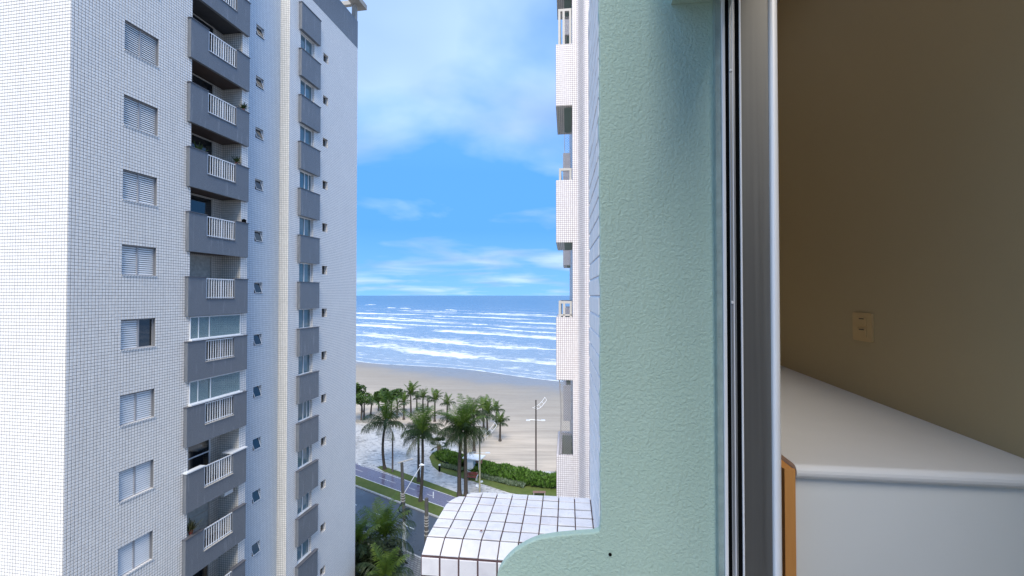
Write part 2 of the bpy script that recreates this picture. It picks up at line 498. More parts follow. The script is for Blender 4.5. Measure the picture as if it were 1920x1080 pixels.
def sea():
    m = Mat('sea_water', 0.12)
    geo = m.n('ShaderNodeNewGeometry'); sp = m.n('ShaderNodeSeparateXYZ'); m.l(geo.outputs['Position'], sp.inputs[0])
    X, Y = sp.outputs[0], sp.outputs[1]
    md = m.math('ADD', m.math('MULTIPLY', X, 0.568), m.math('MULTIPLY', Y, 0.823))
    al = m.math('SUBTRACT', m.math('MULTIPLY', X, 0.823), m.math('MULTIPLY', Y, 0.568))

    def vec(sa, sm, z=0.0):
        cmb = m.n('ShaderNodeCombineXYZ'); m.l(m.math('MULTIPLY', al, sa), cmb.inputs[0]); m.l(m.math('MULTIPLY', md, sm), cmb.inputs[1]); cmb.inputs[2].default_value = z
        return cmb.outputs[0]
    warp = m.math('MULTIPLY', m.math('SUBTRACT', m.noise(vec(0.006, 0.002, 3.0), 1.0, 3), 0.5), 60)
    warp2 = m.math('MULTIPLY', m.math('SUBTRACT', m.noise(vec(0.05, 0.02, 1.0), 1.0, 4), 0.5), 10)
    mw = m.math('ADD', m.math('ADD', md, warp), warp2)
    q = m.math('DIVIDE', mw, 900.0, clamp=True)
    st = [(0, 0.12)]
    for a, b, s in ((121, 10, .35), (141, 20, .75), (176, 26, .85), (232, 26, 1.0), (262, 20, .45), (300, 26, 1.0), (352, 22, .7), (395, 26, .9), (470, 24, .85), (560, 22, .55), (680, 20, .40)):
        st += [((a - 1.5) / 900, 0.12), (a / 900, s), ((a + b * .35) / 900, s * .6), ((a + b) / 900, s * .2)]
    st = st[:1] + st[1:]
    # two ramps: a ramp holds 32 stops at most
    cut = 1 + 4 * 6
    r1 = m.ramp(q, st[:cut] + [(st[cut - 1][0] + .002, 0.1)]); r2 = m.ramp(q, [(0, 0.0), (st[cut][0] - .002, 0.0)] + st[cut:] + [(0.85, 0.0)])
    band = m.math('MAXIMUM', r1, r2)
    lump = m.noise(vec(0.014, 0.016, 7.0), 1.0, 5, 0.65); br = m.ramp(lump, [(0.38, 0.05), (0.50, 0.6), (0.60, 1.0)])
    lace = m.noise(vec(0.16, 0.34, 2.0), 1.0, 7, 0.75, 0.8)
    foam = m.math('ADD', m.math('MULTIPLY', band, br), m.math('MULTIPLY', m.math('SUBTRACT', lace, 0.5), 1.7))
    foam = m.ramp(foam, [(0.16, 0.0), (0.34, 0.45), (0.56, 0.9), (0.8, 1.0)])
    surf = m.ramp(m.math('DIVIDE', md, 900.0, clamp=True), [(0.0, 1.0), (0.6, 1.0), (0.95, 0.0)])
    foam = m.math('MULTIPLY', foam, surf)
    deep = m.ramp(m.math('DIVIDE', md, 2500.0, clamp=True), [(0.0, (0.33, 0.33, 0.32)), (0.055, (0.27, 0.30, 0.33)), (0.08, (0.19, 0.24, 0.31)), (0.2, (0.07, 0.13, 0.22)), (0.5, (0.03, 0.08, 0.16)), (1.0, (0.03, 0.08, 0.16))])
    lm = m.mix(m.math('MULTIPLY', m.ramp(lace, [(0.4, 0.0), (0.7, 1.0)]), 0.35), deep, (0.33, 0.44, 0.55))
    m.col(m.mix(foam, lm, (0.80, 0.82, 0.83)))
    m.l(m.math('ADD', m.math('MULTIPLY', foam, 0.5), 0.22), m.b.inputs['Roughness'])
    rip = m.noise(vec(0.18, 0.6, 5.0), 1.0, 6, 0.65); m.bump(rip, 0.5, 0.45)
    return m.m


M['asphalt'] = asphalt(); M['cycle'] = cycle(); M['grass'] = grass(); M['promenade'] = promenade(); M['sand'] = sand(); M['sea'] = sea()
M['kerb'] = plain('kerb_concrete', (0.42, 0.41, 0.38), 0.8, var=0.2, scale=1.5)
M['paint_white'] = plain('road_paint', (0.68, 0.68, 0.66), 0.6, var=0.15, scale=2)
M['paint_yellow'] = plain('yellow_road_paint', (0.62, 0.42, 0.12), 0.6, var=0.15, scale=2)
M['pavers'] = tiled('sidewalk_pavers', (0.23, 0.22, 0.20), (0.17, 0.165, 0.155), (0.05, 0.05, 0.045), 0.42, 0.24, 0.05, 0.7, offset=0.5)
M['earth'] = plain('town_ground', (0.20, 0.19, 0.17), 0.9, var=0.3, scale=0.2)
M['seawall'] = plain('promenade_kerb', (0.24, 0.225, 0.20), 0.85, var=0.3, scale=0.6)


def trunk_mat():
    m = Mat('palm_bark', 0.9, spec=0.2); v = m.coord('Object', scale=(1, 1, 7)); nz = m.noise(v, 1.0, 4)
    m.col(m.mix(nz, (0.035, 0.028, 0.022), (0.095, 0.08, 0.065))); m.bump(nz, 0.05, 0.7); return m.m


def leaf(name, a, b, c=None):
    m = Mat(name, 0.5, spec=0.35); r = m.random(); v = m.coord('Object')
    col = m.mix(r, a, b); col = m.mix(m.ramp(m.noise(v, 2.6, 4), [(0.40, 0.0), (0.62, 0.85)]), col, c or a)
    m.col(col)
    tr = m.n('ShaderNodeBsdfTranslucent'); m.l(m.mix(1.0, col, (1.6, 1.7, 0.8), 'MULTIPLY'), tr.inputs[0])
    x = m.n('ShaderNodeMixShader'); x.inputs[0].default_value = 0.3
    m.l(m.b.outputs[0], x.inputs[1]); m.l(tr.outputs[0], x.inputs[2]); m.l(x.outputs[0], m.o.inputs[0]); return m.m


M['trunk'] = trunk_mat()
M['leaf_dark'] = leaf('coconut_frond', (0.026, 0.048, 0.018), (0.05, 0.085, 0.025), (0.018, 0.034, 0.013))
M['leaf_light'] = leaf('young_frond', (0.075, 0.13, 0.018), (0.13, 0.19, 0.03), (0.04, 0.08, 0.016))
M['leaf_old'] = leaf('hanging_old_frond', (0.12, 0.12, 0.06), (0.10, 0.13, 0.055), (0.09, 0.08, 0.045))
M['leaf_tree'] = leaf('almond_tree_leaf', (0.06, 0.11, 0.025), (0.10, 0.17, 0.04), (0.035, 0.065, 0.02))
M['leaf_hedge'] = leaf('hedge_leaf', (0.07, 0.14, 0.02), (0.13, 0.24, 0.04), (0.02, 0.045, 0.01))
M['leaf_silver'] = leaf('silver_shrub_leaf', (0.17, 0.22, 0.15), (0.22, 0.27, 0.19), (0.10, 0.14, 0.08))
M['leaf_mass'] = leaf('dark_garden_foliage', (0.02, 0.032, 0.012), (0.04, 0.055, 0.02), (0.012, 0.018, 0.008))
M['pole_dark'] = plain('dark_lamp_post', (0.07, 0.05, 0.042), 0.6, var=0.2)
M['pole_concrete'] = plain('concrete_utility_pole', (0.09, 0.085, 0.075), 0.85, var=0.3, scale=1.2)
M['pole_white'] = plain('whitewashed_pole', (0.55, 0.56, 0.54), 0.8, var=0.1)
M['pole_olive'] = plain('olive_lamp_post', (0.22, 0.21, 0.13), 0.7, var=0.15)

# ------------------------------------------------------------------ ground, road, beach, sea
E = Vector((0.823, -0.568, 0)); MM = Vector((0.568, 0.823, 0))      # along the avenue / towards the sea


def em(s, m_, z=0.0): return E * s + MM * m_ + Vector((0, 0, z))


def strip(name, m0, m1, s0, s1, z, mat, thick=0.0, **kw):
    b = MB(); n = max(1, int((s1 - s0) / 40))
    for i in range(n):
        a = s0 + (s1 - s0) * i / n; c = s0 + (s1 - s0) * (i + 1) / n
        b.quad([em(a, m0, z), em(c, m0, z), em(c, m1, z), em(a, m1, z)], [(a, m0), (c, m0), (c, m1), (a, m1)])
    if thick:
        for m_, fl in ((m0, 0), (m1, 1)):
            p = [em(s0, m_, z - thick), em(s1, m_, z - thick), em(s1, m_, z), em(s0, m_, z)]
            if fl: p.reverse()
            b.quad(p, [(s0, 0), (s1, 0), (s1, thick), (s0, thick)])
    return b.build(name, mat, **kw)


R = 9000
g = MB(); g.quad([em(-R, -R, -0.12), em(R, -R, -0.12), em(R, 44.2, -0.12), em(-R, 44.2, -0.12)]); g.build('ground', M['earth'], kind='structure')
strip('pavement', 20.0, 30.75, -140, 60, 0.02, M['pavers'], 0.14, kind='structure')
strip('kerb', 30.76, 30.94, -400, 200, 0.035, M['kerb'], 0.15, kind='structure')
strip('road', 30.9, 37.6, -400, 200, -0.10, M['asphalt'], kind='structure')
strip('kerb', 37.55, 37.75, -400, 200, 0.03, M['kerb'], 0.15, kind='structure')
strip('grass_strip', 37.75, 39.60, -400, 200, 0.04, M['grass'], 0.15, kind='structure')
strip('cycle_path', 39.55, 42.70, -400, 200, 0.004, M['cycle'], kind='structure')
strip('yellow_edge_line', 31.25, 31.38, -400, -43.5, -0.092, M['paint_yellow'], kind='structure')
strip('cycle_path_line', 39.66, 39.76, -400, 200, 0.012, M['paint_white'], kind='structure')
strip('cycle_path_line', 42.42, 42.52, -400, 200, 0.012, M['paint_white'], kind='structure')
for i in range(-14, 12):
    s = -43.1 + 4.9 * i
    strip('lane_dash', 34.28, 34.40, s, s + 1.8, -0.092, M['paint_white'], kind='structure')
for s, l in ((-62, 8), (-50.5, 3.4), (-44.6, 1.2), (-41.3, 1.2), (-38.0, 1.2), (-34.6, 1.2), (-31.2, 1.2)):
    strip('cycle_path_dash', 41.05, 41.12, s, s + l, 0.012, M['paint_white'], kind='structure')
# painted bicycle mark and cross mark on the path
b = MB()
for (x, y) in ((668, 869), (673, 872)):
    p = gp(x + 2, y + 1, 0.012)
    b.quad([p, p + E * 1.0, p + E * 1.0 + MM * .25, p + MM * .25])
b.build('cycle_path_symbol', M['paint_white'], kind='structure')
b = MB(); p = gp(812.5, 934, 0.012); q = gp(812.5, 922, 0.012); r = Vector((0.06, 0, 0)); b.quad([p - r, p + r, q + r, q - r]); b.build('cycle_path_symbol', M['paint_white'], kind='structure')

# promenade outline (in metres, read on the ground)
far_edge = [gp(430, 786), gp(667, 792), gp(740, 797), gp(770, 801), gp(800, 809), gp(830, 818), gp(852, 825), gp(864, 838), gp(872, 856), gp(880, 873)]
b = MB()
pr = [em(-300, 42.68), em(120, 42.68)] + [gp(1700, 905), gp(900, 880)] + [p for p in reversed(far_edge)] + [em(-300, 78)]
b.quad([(p.x, p.y, 0.008) for p in pr]); b.build('promenade', M['promenade'], kind='structure')
g2 = [gp(707, 876), gp(716, 874), gp(760, 888), gp(820, 910), gp(868, 928), gp(980, 968), gp(1200, 1045), gp(1200, 1057), gp(980, 980), gp(862, 935), gp(780, 906), gp(720, 884)]
b = MB(); b.quad([(p.x, p.y, 0.05) for p in g2])
for i in range(len(g2)):
    a, c = g2[i], g2[(i + 1) % len(g2)]; b.quad([(a.x, a.y, 0), (c.x, c.y, 0), (c.x, c.y, .05), (a.x, a.y, .05)])
b.build('grass_strip', M['grass'], kind='structure')
# lawn with a rounded end in front of the hedge
lawn_px = [(805, 858), (811, 874), (822, 883), (840, 889.5), (875, 899), (914, 910.5), (955, 924), (1010, 934), (1080, 950), (1300, 985), (1300, 905), (1045, 893), (940, 872), (850, 846), (824, 844), (811, 849)]
lawn = [gp(*p) for p in lawn_px]
b = MB(); b.quad([(p.x, p.y, 0.06) for p in reversed(lawn)])
for i in range(len(lawn)):
    a, c = lawn[i], lawn[(i + 1) % len(lawn)]; b.quad([(a.x, a.y, 0), (c.x, c.y, 0), (c.x, c.y, .06), (a.x, a.y, .06)])
b.build('lawn', M['grass'], kind='structure')

SH = 117.0                      # shoreline distance
b = MB(); n = 60


def zs(m_, s=0): return -0.12 + max(0.0, (110 - m_) * 0.0) - max(0.0, m_ - 80) * 0.012


def shore_wob(s): return 2.4 * sin(s * 0.035 + 0.4) + 1.5 * sin(s * 0.083 + 1.0)


rows = [36 + (240 - 36) * i / 48 for i in range(49)]; cols = [-700 + 1300 * i / 90 for i in range(91)]
for i in range(48):
    for j in range(90):
        q = []
        for (jj, ii) in ((j, i), (j + 1, i), (j + 1, i + 1), (j, i + 1)):
            s_, m_ = cols[jj], rows[ii]
            z = zs(m_) + 0.05 * sin(s_ * .21 + m_ * .13) * (1 if 60 < m_ < 100 else 0) - (0.022 if m_ > 100 else 0) * shore_wob(s_)
            q.append(em(s_, m_, z))
        b.quad(q, [(p.x, p.y) for p in q])
b.build('beach_sand', M['sand'], smooth=True, kind='structure')
ZSEA = zs(SH) - 0.0
b = MB(); me_rows = [100, 112, 125, 140, 160, 180, 200, 230, 260, 300, 340, 400, 460, 540, 640, 800, 1200, 2500, 6000, 14000]
me_cols = [-14000, -5000, -2500, -1500, -1000, -700, -500, -350, -250, -180, -120, -60, 0, 60, 120, 200, 350, 700, 2000, 8000]
for i in range(len(me_rows) - 1):
    for j in range(len(me_cols) - 1):
        q = [em(me_cols[jj], me_rows[ii], ZSEA) for (jj, ii) in ((j, i), (j + 1, i), (j + 1, i + 1), (j, i + 1))]
        b.quad(q, [(p.x, p.y) for p in q])
b.build('sea', M['sea'], kind='structure')

# breaking waves: low real ridges that carry the foam
def wave_mat():
    m = Mat('breaker_foam', 0.6); v = m.coord('Object', rot=(0, 0, radians(34.6)), scale=(0.25, 1.0, 1)); nz = m.noise(v, 1.0, 5, 0.7)
    m.col(m.mix(m.ramp(nz, [(0.36, 0.0), (0.52, 1.0)]), (0.20, 0.30, 0.40), (0.74, 0.76, 0.77))); m.bump(nz, 0.3, 0.6); return m.m
M['breaker'] = wave_mat()
waves = [(679, 622, 827, 643, .30), (830, 643.5, 1060, 657, .45), (679, 605, 900, 614.5, .75), (900, 614, 1090, 629, .8), (700, 594.5, 820, 601, 1.1),
         (745, 582, 860, 584.5, 1.1), (888, 587, 1030, 590.5, 1.3), (686, 572, 704, 571, 2.0), (725, 577, 741, 577.5, 1.6), (752, 578, 770, 578.5, 1.6),
         (811, 593, 834, 594, 1.0), (640, 586, 735, 589, 1.2), (837, 581, 858, 582, 1.5), (880, 607.5, 915, 609, .8), (620, 592, 700, 596, 1.0)]
for (x0, y0, x1, y1, h) in waves:
    a = gp(x0, y0, ZSEA); c = gp(x1, y1, ZSEA); d = c - a; n = 40; b = MB(); pr_ = None
    ph = random.random() * 9
    for i in range(n + 1):
        u = i / n; p = a + d * u + MM * (2.2 * sin(u * 9 + ph) + 1.2 * sin(u * 27 + ph)); e = sin(pi * u) ** 0.4
        hh = h * .55 * e * (0.7 + .3 * sin(u * 31 + ph)) + 0.02; wd = (1.5 + h * 3.2) * (e + .02)
        ring = [p - MM * wd * .3, p - MM * wd * .12 + Vector((0, 0, hh)), p + MM * wd * .2 + Vector((0, 0, hh * .8)), p + MM * wd * .9 + Vector((0, 0, -0.02))]
        ring[0].z -= 0.03
        if pr_:
            for k in range(3): b.quad([pr_[k], ring[k], ring[k + 1], pr_[k + 1]])
        pr_ = ring
    b.build('breaking_wave', M['breaker'], smooth=True, kind='structure')

for off, wd, nm in ((0.3, .9, 'swash_foam'), (6.5, .5, 'swash_foam')):
    b = MB(); pr_ = None
    for i in range(261):
        s_ = -420 + 640 * i / 260; m_ = SH - 1.83 * shore_wob(s_) + off + 1.5 * sin(s_ * .05 * (1 + off * .1)) * (off > 1)
        w2 = wd * (.35 + .65 * abs(sin(s_ * .31 + off) * sin(s_ * .113)))
        q = [em(s_, m_ - .2, ZSEA + .012), em(s_, m_ + w2, ZSEA + .012)]
        if pr_: b.quad([pr_[0], q[0], q[1], pr_[1]])
        pr_ = q
    b.build(nm, M['breaker'], kind='structure')

# low wall between promenade and sand
wb = MB(); fe = far_edge
for i in range(len(fe) - 1):
    a, c = fe[i], fe[i + 1]; nrm = Vector((-(c - a).y, (c - a).x, 0)).normalized() * 0.45
    h = 0.42
    A, B_, C2, D = a, c, c + nrm, a + nrm
    up = Vector((0, 0, h)); dn = Vector((0, 0, -0.4))
    wb.quad([A + dn, B_ + dn, B_ + up, A + up]); wb.quad([A + up, B_ + up, C2 + up, D + up]); wb.quad([C2 + dn, D + dn, D + up, C2 + up])
o = wb.build('low_wall', M['seawall'])
o['label'] = 'low curved concrete wall between the mosaic promenade and the sand'; o['category'] = 'wall'

# ------------------------------------------------------------------ apartment building on the left
ca, sa = cos(radians(9.35)), sin(radians(9.35))
LX, LY = -14.735, 15.0


def tt(px, d=0.0):
    """distance along the facade of the point seen at photo column px, on the plane d metres behind the facade"""
    r = (px - 960) / F
    return (r * (LY + sa * d) - LX + ca * d) / (sa - r * ca)


T = 0.112
def snap(v): return round(v / T) * T
LB = thing('apartment_building', 'tall tiled apartment tower on the left with grey balconies and shuttered windows', 'building', (LX, LY, 0), pi / 2 - radians(9.35))
ZT = EYE + 20.6
ZB = 0.0
tW0, tW1 = snap(tt(225)), snap(tt(290))
tA = snap(tt(354)); tP0 = snap(tt(450)); tP1 = snap(tt(462.5))
tR = tt(540); tG0, tG1 = tt(556) + .05, tt(593.5); tEnd = tt(668.2)
KS = range(-8, 7)
z_off = EYE % T


def wz(zrel): return round((EYE + zrel) / T) * T


win_holes = [(tW0, tW1, wz(0.79 + 2.8 * k), wz(1.886 + 2.8 * k)) for k in KS]


def holed(b, x0, x1, z0, z1, holes, y, depth, flip=False, axis='y'):
    """front face at y with rectangular holes and reveals of that depth"""
    xs = sorted({x0, x1} | {h[0] for h in holes} | {h[1] for h in holes}); zs_ = sorted({z0, z1} | {h[2] for h in holes} | {h[3] for h in holes})
    hs = {(round(h[0], 4), round(h[2], 4)): 1 for h in holes}
    for i in range(len(xs) - 1):
        run = None
        for j in range(len(zs_) - 1):
            mx, mz = (xs[i] + xs[i + 1]) / 2, (zs_[j] + zs_[j + 1]) / 2
            inside = any(h[0] < mx < h[1] and h[2] < mz < h[3] for h in holes)
            if not inside: b.quad([(xs[i], y, zs_[j]), (xs[i + 1], y, zs_[j]), (xs[i + 1], y, zs_[j + 1]), (xs[i], y, zs_[j + 1])])
    for (a, c, d, e) in holes:
        y2 = y + depth
        b.quad([(a, y, d), (a, y2, d), (a, y2, e), (a, y, e)][::-1]); b.quad([(c, y, d), (c, y2, d), (c, y2, e), (c, y, e)])
        b.quad([(a, y, d), (c, y, d), (c, y2, d), (a, y2, d)]); b.quad([(a, y, e), (a, y2, e), (c, y2, e), (c, y, e)])


# main wall behind the geometric tiles
HI = ZT
b = MB(); holed(b, 0, tA, ZB, HI, win_holes, 0.0, 0.16)
b.quad([(0, 14, ZB), (0, 0, ZB), (0, 0, HI), (0, 14, HI)])
b.build('wall', M['grout'], LB, label='tile bed and grout of the nearest tiled wall')
b = MB()       # back and roof of the whole tower
b.quad([(tEnd, 14, ZB), (0, 14, ZB), (0, 14, HI), (tEnd, 14, HI)]); b.quad([(0, 1.2, HI), (tEnd, 1.2, HI), (tEnd, 14, HI), (0, 14, HI)])
b.quad([(tEnd, 0, ZB), (tEnd, 14, ZB), (tEnd, 14, HI), (tEnd, 0, HI)])
b.quad([(0, 0, HI), (tA, 0, HI), (tA, 1.2, HI), (0, 1.2, HI)])
b.build('wall', M['tile_far'], LB)


def tile_field(name, rects, holes, place, mat, parent, pitch=T, joint=0.016, h=0.006):
    """thousands of small bevelled tiles joined in one mesh; place(u, v, w) maps to local space"""
    vs, fs = [], []
    g_ = joint / 2; be = 0.004
    for (u0, u1, v0, v1) in rects:
        nu = int(round((u1 - u0) / pitch)); nv = int(round((v1 - v0) / pitch))
        for i in range(nu):
            for j in range(nv):
                a = u0 + i * pitch; c = v0 + j * pitch; mx, mz = a + pitch / 2, c + pitch / 2
                if any(q[0] < mx < q[1] and q[2] < mz < q[3] for q in holes): continue
                k = len(vs); jx = random.uniform(-.0012, .0012); hh = h + random.uniform(-.001, .001)
                A, B_, C_, D = a + g_ + jx, a + pitch - g_ + jx, c + g_, c + pitch - g_
                vs += [place(A, C_, 0), place(B_, C_, 0), place(B_, D, 0), place(A, D, 0),
                       place(A + be, C_ + be, hh), place(B_ - be, C_ + be, hh), place(B_ - be, D - be, hh), place(A + be, D - be, hh)]
                fs += [(k + 4, k + 5, k + 6, k + 7), (k, k + 1, k + 5, k + 4), (k + 1, k + 2, k + 6, k + 5), (k + 2, k + 3, k + 7, k + 6), (k + 3, k, k + 4, k + 7)]
    me = bpy.data.meshes.new(name); me.from_pydata(vs, [], fs); me.materials.append(mat); me.update()
    o = bpy.data.objects.new(name, me); C.objects.link(o); o.parent = parent; o['kind'] = 'stuff'
    return o


zlo, zhi = wz(-15.5), wz(15.5)
tile_field('wall_tiles', [(0, tA, zlo, zhi)], win_holes, lambda u, v, w_: (u, -w_, v), M['facade_tile'], LB)
tile_field('wall_tiles', [(0, 5.6, wz(-11.5), wz(11.5))], [], lambda u, v, w_: (-w_, u, v), M['facade_tile'], LB)
# remaining height and width of those faces, with the same tile as material
b = MB()
for z0, z1 in ((ZB, zlo), (zhi, HI)):
    b.quad([(0, -.004, z0), (tA, -.004, z0), (tA, -.004, z1), (0, -.004, z1)])
b.quad([(-.004, 5.6, ZB), (-.004, 0, ZB), (-.004, 0, wz(-11.5)), (-.004, 5.6, wz(-11.5))]); b.quad([(-.004, 5.6, wz(11.5)), (-.004, 0, wz(11.5)), (-.004, 0, HI), (-.004, 5.6, HI)])
b.quad([(-.004, 14, ZB), (-.004, 5.6, ZB), (-.004, 5.6, HI), (-.004, 14, HI)])
b.build('wall', M['tile_wall'], LB)

DR = 1.1
b = MB()   # recess of the balconies
b.quad([(tA, 0, ZB), (tA, DR, ZB), (tA, DR, HI), (tA, 0, HI)])
b.quad([(tA, DR, ZB), (tP0, DR, ZB), (tP0, DR, HI), (tA, DR, HI)]); b.quad([(tP0, DR, ZB), (tP0, 0, ZB), (tP0, 0, HI), (tP0, DR, HI)])
b.build('recess_wall', M['tile_warm_lit'], LB)
b = MB(); b.quad([(tP0, 0, ZB), (tP1, 0, ZB), (tP1, 0, HI), (tP0, 0, HI)]); b.build('pier', M['tile_far'], LB)
DB = 0.60
sm_holes = [(tt(476.5, DB), tt(491.5, DB), EYE + .08 + 2.8 * k, EYE + .68 + 2.8 * k) for k in KS]
b = MB(); b.quad([(tP1, 0, ZB), (tP1, DB, ZB), (tP1, DB, HI), (tP1, 0, HI)]); holed(b, tP1, tR, ZB, HI, sm_holes, DB, 0.20)
b.build('recess_wall', M['tile_blue_shade'], LB, label='recessed tiled strip, blue shade put into its colour, with small tilted windows')
b = MB(); b.quad([(tR, DB, ZB), (tR, 0, ZB), (tR, 0, HI), (tR, DB, HI)]); b.build('return_wall', M['tile_warm_lit'], LB)
gw_holes = [(tG0 + .18, tG1 - .38, EYE - 2.04 + 2.8 * k, EYE - .85 + 2.8 * k) for k in KS]
tS0, tS1 = tt(603.5), tt(613)
ss_holes = [(tS0, tS1, EYE + 1.35 + 2.8 * k, EYE + 1.909 + 2.8 * k) for k in KS]
ZG = EYE + 18.55
b = MB(); holed(b, tR, tEnd, ZB, ZG, [h for h in gw_holes + ss_holes if h[3] < ZG], 0, 0.24); b.build('wall', M['tile_far'], LB)
b = MB(); b.box(tR, tEnd, -0.004, 0.30, ZG, ZT + .02); b.build('roof_parapet', M['tile_grey'], LB)


def shutter_window(x0, x1, z0, z1, y, state, idx):
    f = MB(); fw = .035; d0, d1 = y - .05, y
    f.box(x0, x1, d0, d1, z0, z0 + fw); f.box(x0, x1, d0, d1, z1 - fw, z1); f.box(x0, x0 + fw, d0, d1, z0 + fw, z1 - fw); f.box(x1 - fw, x1, d0, d1, z0 + fw, z1 - fw)
    mx = (x0 + x1) / 2 + (0.06 if state == 'half' else 0.0); f.box(mx - .03, mx + .03, d0 - .01, d1, z0 + fw, z1 - fw)
    fr = f.build('window', M['frame_grey'], LB)
    halves = [(x0 + fw, mx - .03), (mx + .03, x1 - fw)]
    for n_, (a, c) in enumerate(halves):
        if state == 'half' and n_ == 1:
            p = MB(); p.box(a, c, y - .02, y - .01, z0 + fw, z1 - fw); p.build('pane', M['glass_dark'], fr); continue
        s_ = MB(); ns = 13; hgt = (z1 - z0 - 2 * fw) / ns; yy = y - .022 - .010 * n_
        for k in range(ns):
            zz = z0 + fw + k * hgt
            s_.quad([(a, yy - .022, zz), (c, yy - .022, zz), (c, yy + .002, zz + hgt * .74), (a, yy + .002, zz + hgt * .74)])
        sh = s_.build('shutter', M['shutter'], fr)
        e_ = MB(); e_.box(a, c, y - .012, y - .004, z0 + fw, z1 - fw); e_.build('slat_gap_shade', M['shutter_shade'], fr)  # near-black sheet painting in the shade seen between the slats
    si = MB(); si.box(x0 - .02, x1 + .02, -.03, y, z0 - .035, z0 + .002); si.build('sill', M['tile_far'], fr)
    return fr


for i, (a, c, d, e) in enumerate(win_holes):
    k = KS[i]
    if not -6 <= k <= 4:
        f = MB(); f.box(a, c, .1, .15, d, e); f.build('window', M['shutter'], LB); continue
    shutter_window(a, c, d, e, 0.15, 'half' if k == -1 else 'shut', i)

for i, (a, c, d, e) in enumerate(sm_holes):
    f = MB(); fw = .03; y = DB + .17
    f.box(a, c, y - .03, y, d, d + fw); f.box(a, c, y - .03, y, e - fw, e); f.box(a, a + fw, y - .03, y, d + fw, e - fw); f.box(c - fw, c, y - .03, y, d + fw, e - fw)
    w_ = f.build('window', M['white_paint'], LB, label='small bathroom window with tilted sash')
    p = MB(); p.box(a, c, y + .002, y + .02, d, e); p.build('pane', M['glass_dark'], w_)
    # top-hung sash pushed outwards at the bottom
    t_ = MB(); y0, y1 = y - .035, y - .22
    for (u, v) in ((a + .04, a + .07), (c - .07, c - .04)):
        t_.quad([(u, y0, e - .04), (v, y0, e - .04), (v, y1, d + .04), (u, y1, d + .04)][::-1]); 
    t_.bar((a + .04, y1, d + .04), (c - .04, y1, d + .04), .014); t_.bar((a + .04, y0, e - .04), (c - .04, y0, e - .04), .012); t_.bar((c - .05, y0, e - .04), (c - .05, y1, d + .04), .014); t_.bar((a + .05, y0, e - .04), (a + .05, y1, d + .04), .009)
    t_.build('tilted_sash', M['white_paint'], w_)
    g_ = MB(); g_.quad([(a + .06, y0, e - .05), (a + .06, y1 + .01, d + .05), (c - .06, y1 + .01, d + .05), (c - .06, y0, e - .05)]); g_.build('pane', M['glass_dark'], w_)

for i, (a, c, d, e) in enumerate(gw_holes):
    if e > ZG: continue
    f = MB(); fw = .05; y = .20
    f.box(a, c, y - .04, y, d, d + fw); f.box(a, c, y - .04, y, e - fw, e); f.box(a, a + fw, y - .04, y, d + fw, e - fw); f.box(c - fw, c, y - .04, y, d + fw, e - fw)
    mx = a + (c - a) * .5; f.box(mx - .025, mx + .025, y - .05, y, d + fw, e - fw)
    if i % 5 == 1: f.box(a + (c - a) * .78 - .02, a + (c - a) * .78 + .02, y - .04, y, d + fw, e - fw)
    w_ = f.build('window', M['white_paint'], LB)
    for (u, v) in ((a + fw, mx - .025), (mx + .025, c - fw)):
        p = MB(); p.box(u, v, y - .015, y - .005, d + fw, e - fw); p.build('pane', M['glass_teal'], w_)
    si = MB(); si.box(a - .1, c + .2, -.14, y, d - .06, d + .004); si.build('sill', M['coping_white'], w_)
for k in KS:
    z1 = EYE + .76 + 2.8 * k; z0 = z1 - 1.61
    if z1 > ZG + 1: continue
    p = MB(); p.box(tG0, tG1, -.20, .002, z0, z1); q = p.build('panel', M['tile_grey'], LB, label='projecting grey tiled panel between two windows')
    cp = MB(); cp.box(tG0 - .03, tG1 + .03, -.23, .0, z1, z1 + .035); cp.build('coping', M['coping'], q)
for i, (a, c, d, e) in enumerate(ss_holes):
    if e > ZG: continue
    p = MB(); p.box(a, c, .20, .23, d, e); p.build('window', M['glass_dark'], LB, label='tiny square window sunk into the white tiles')

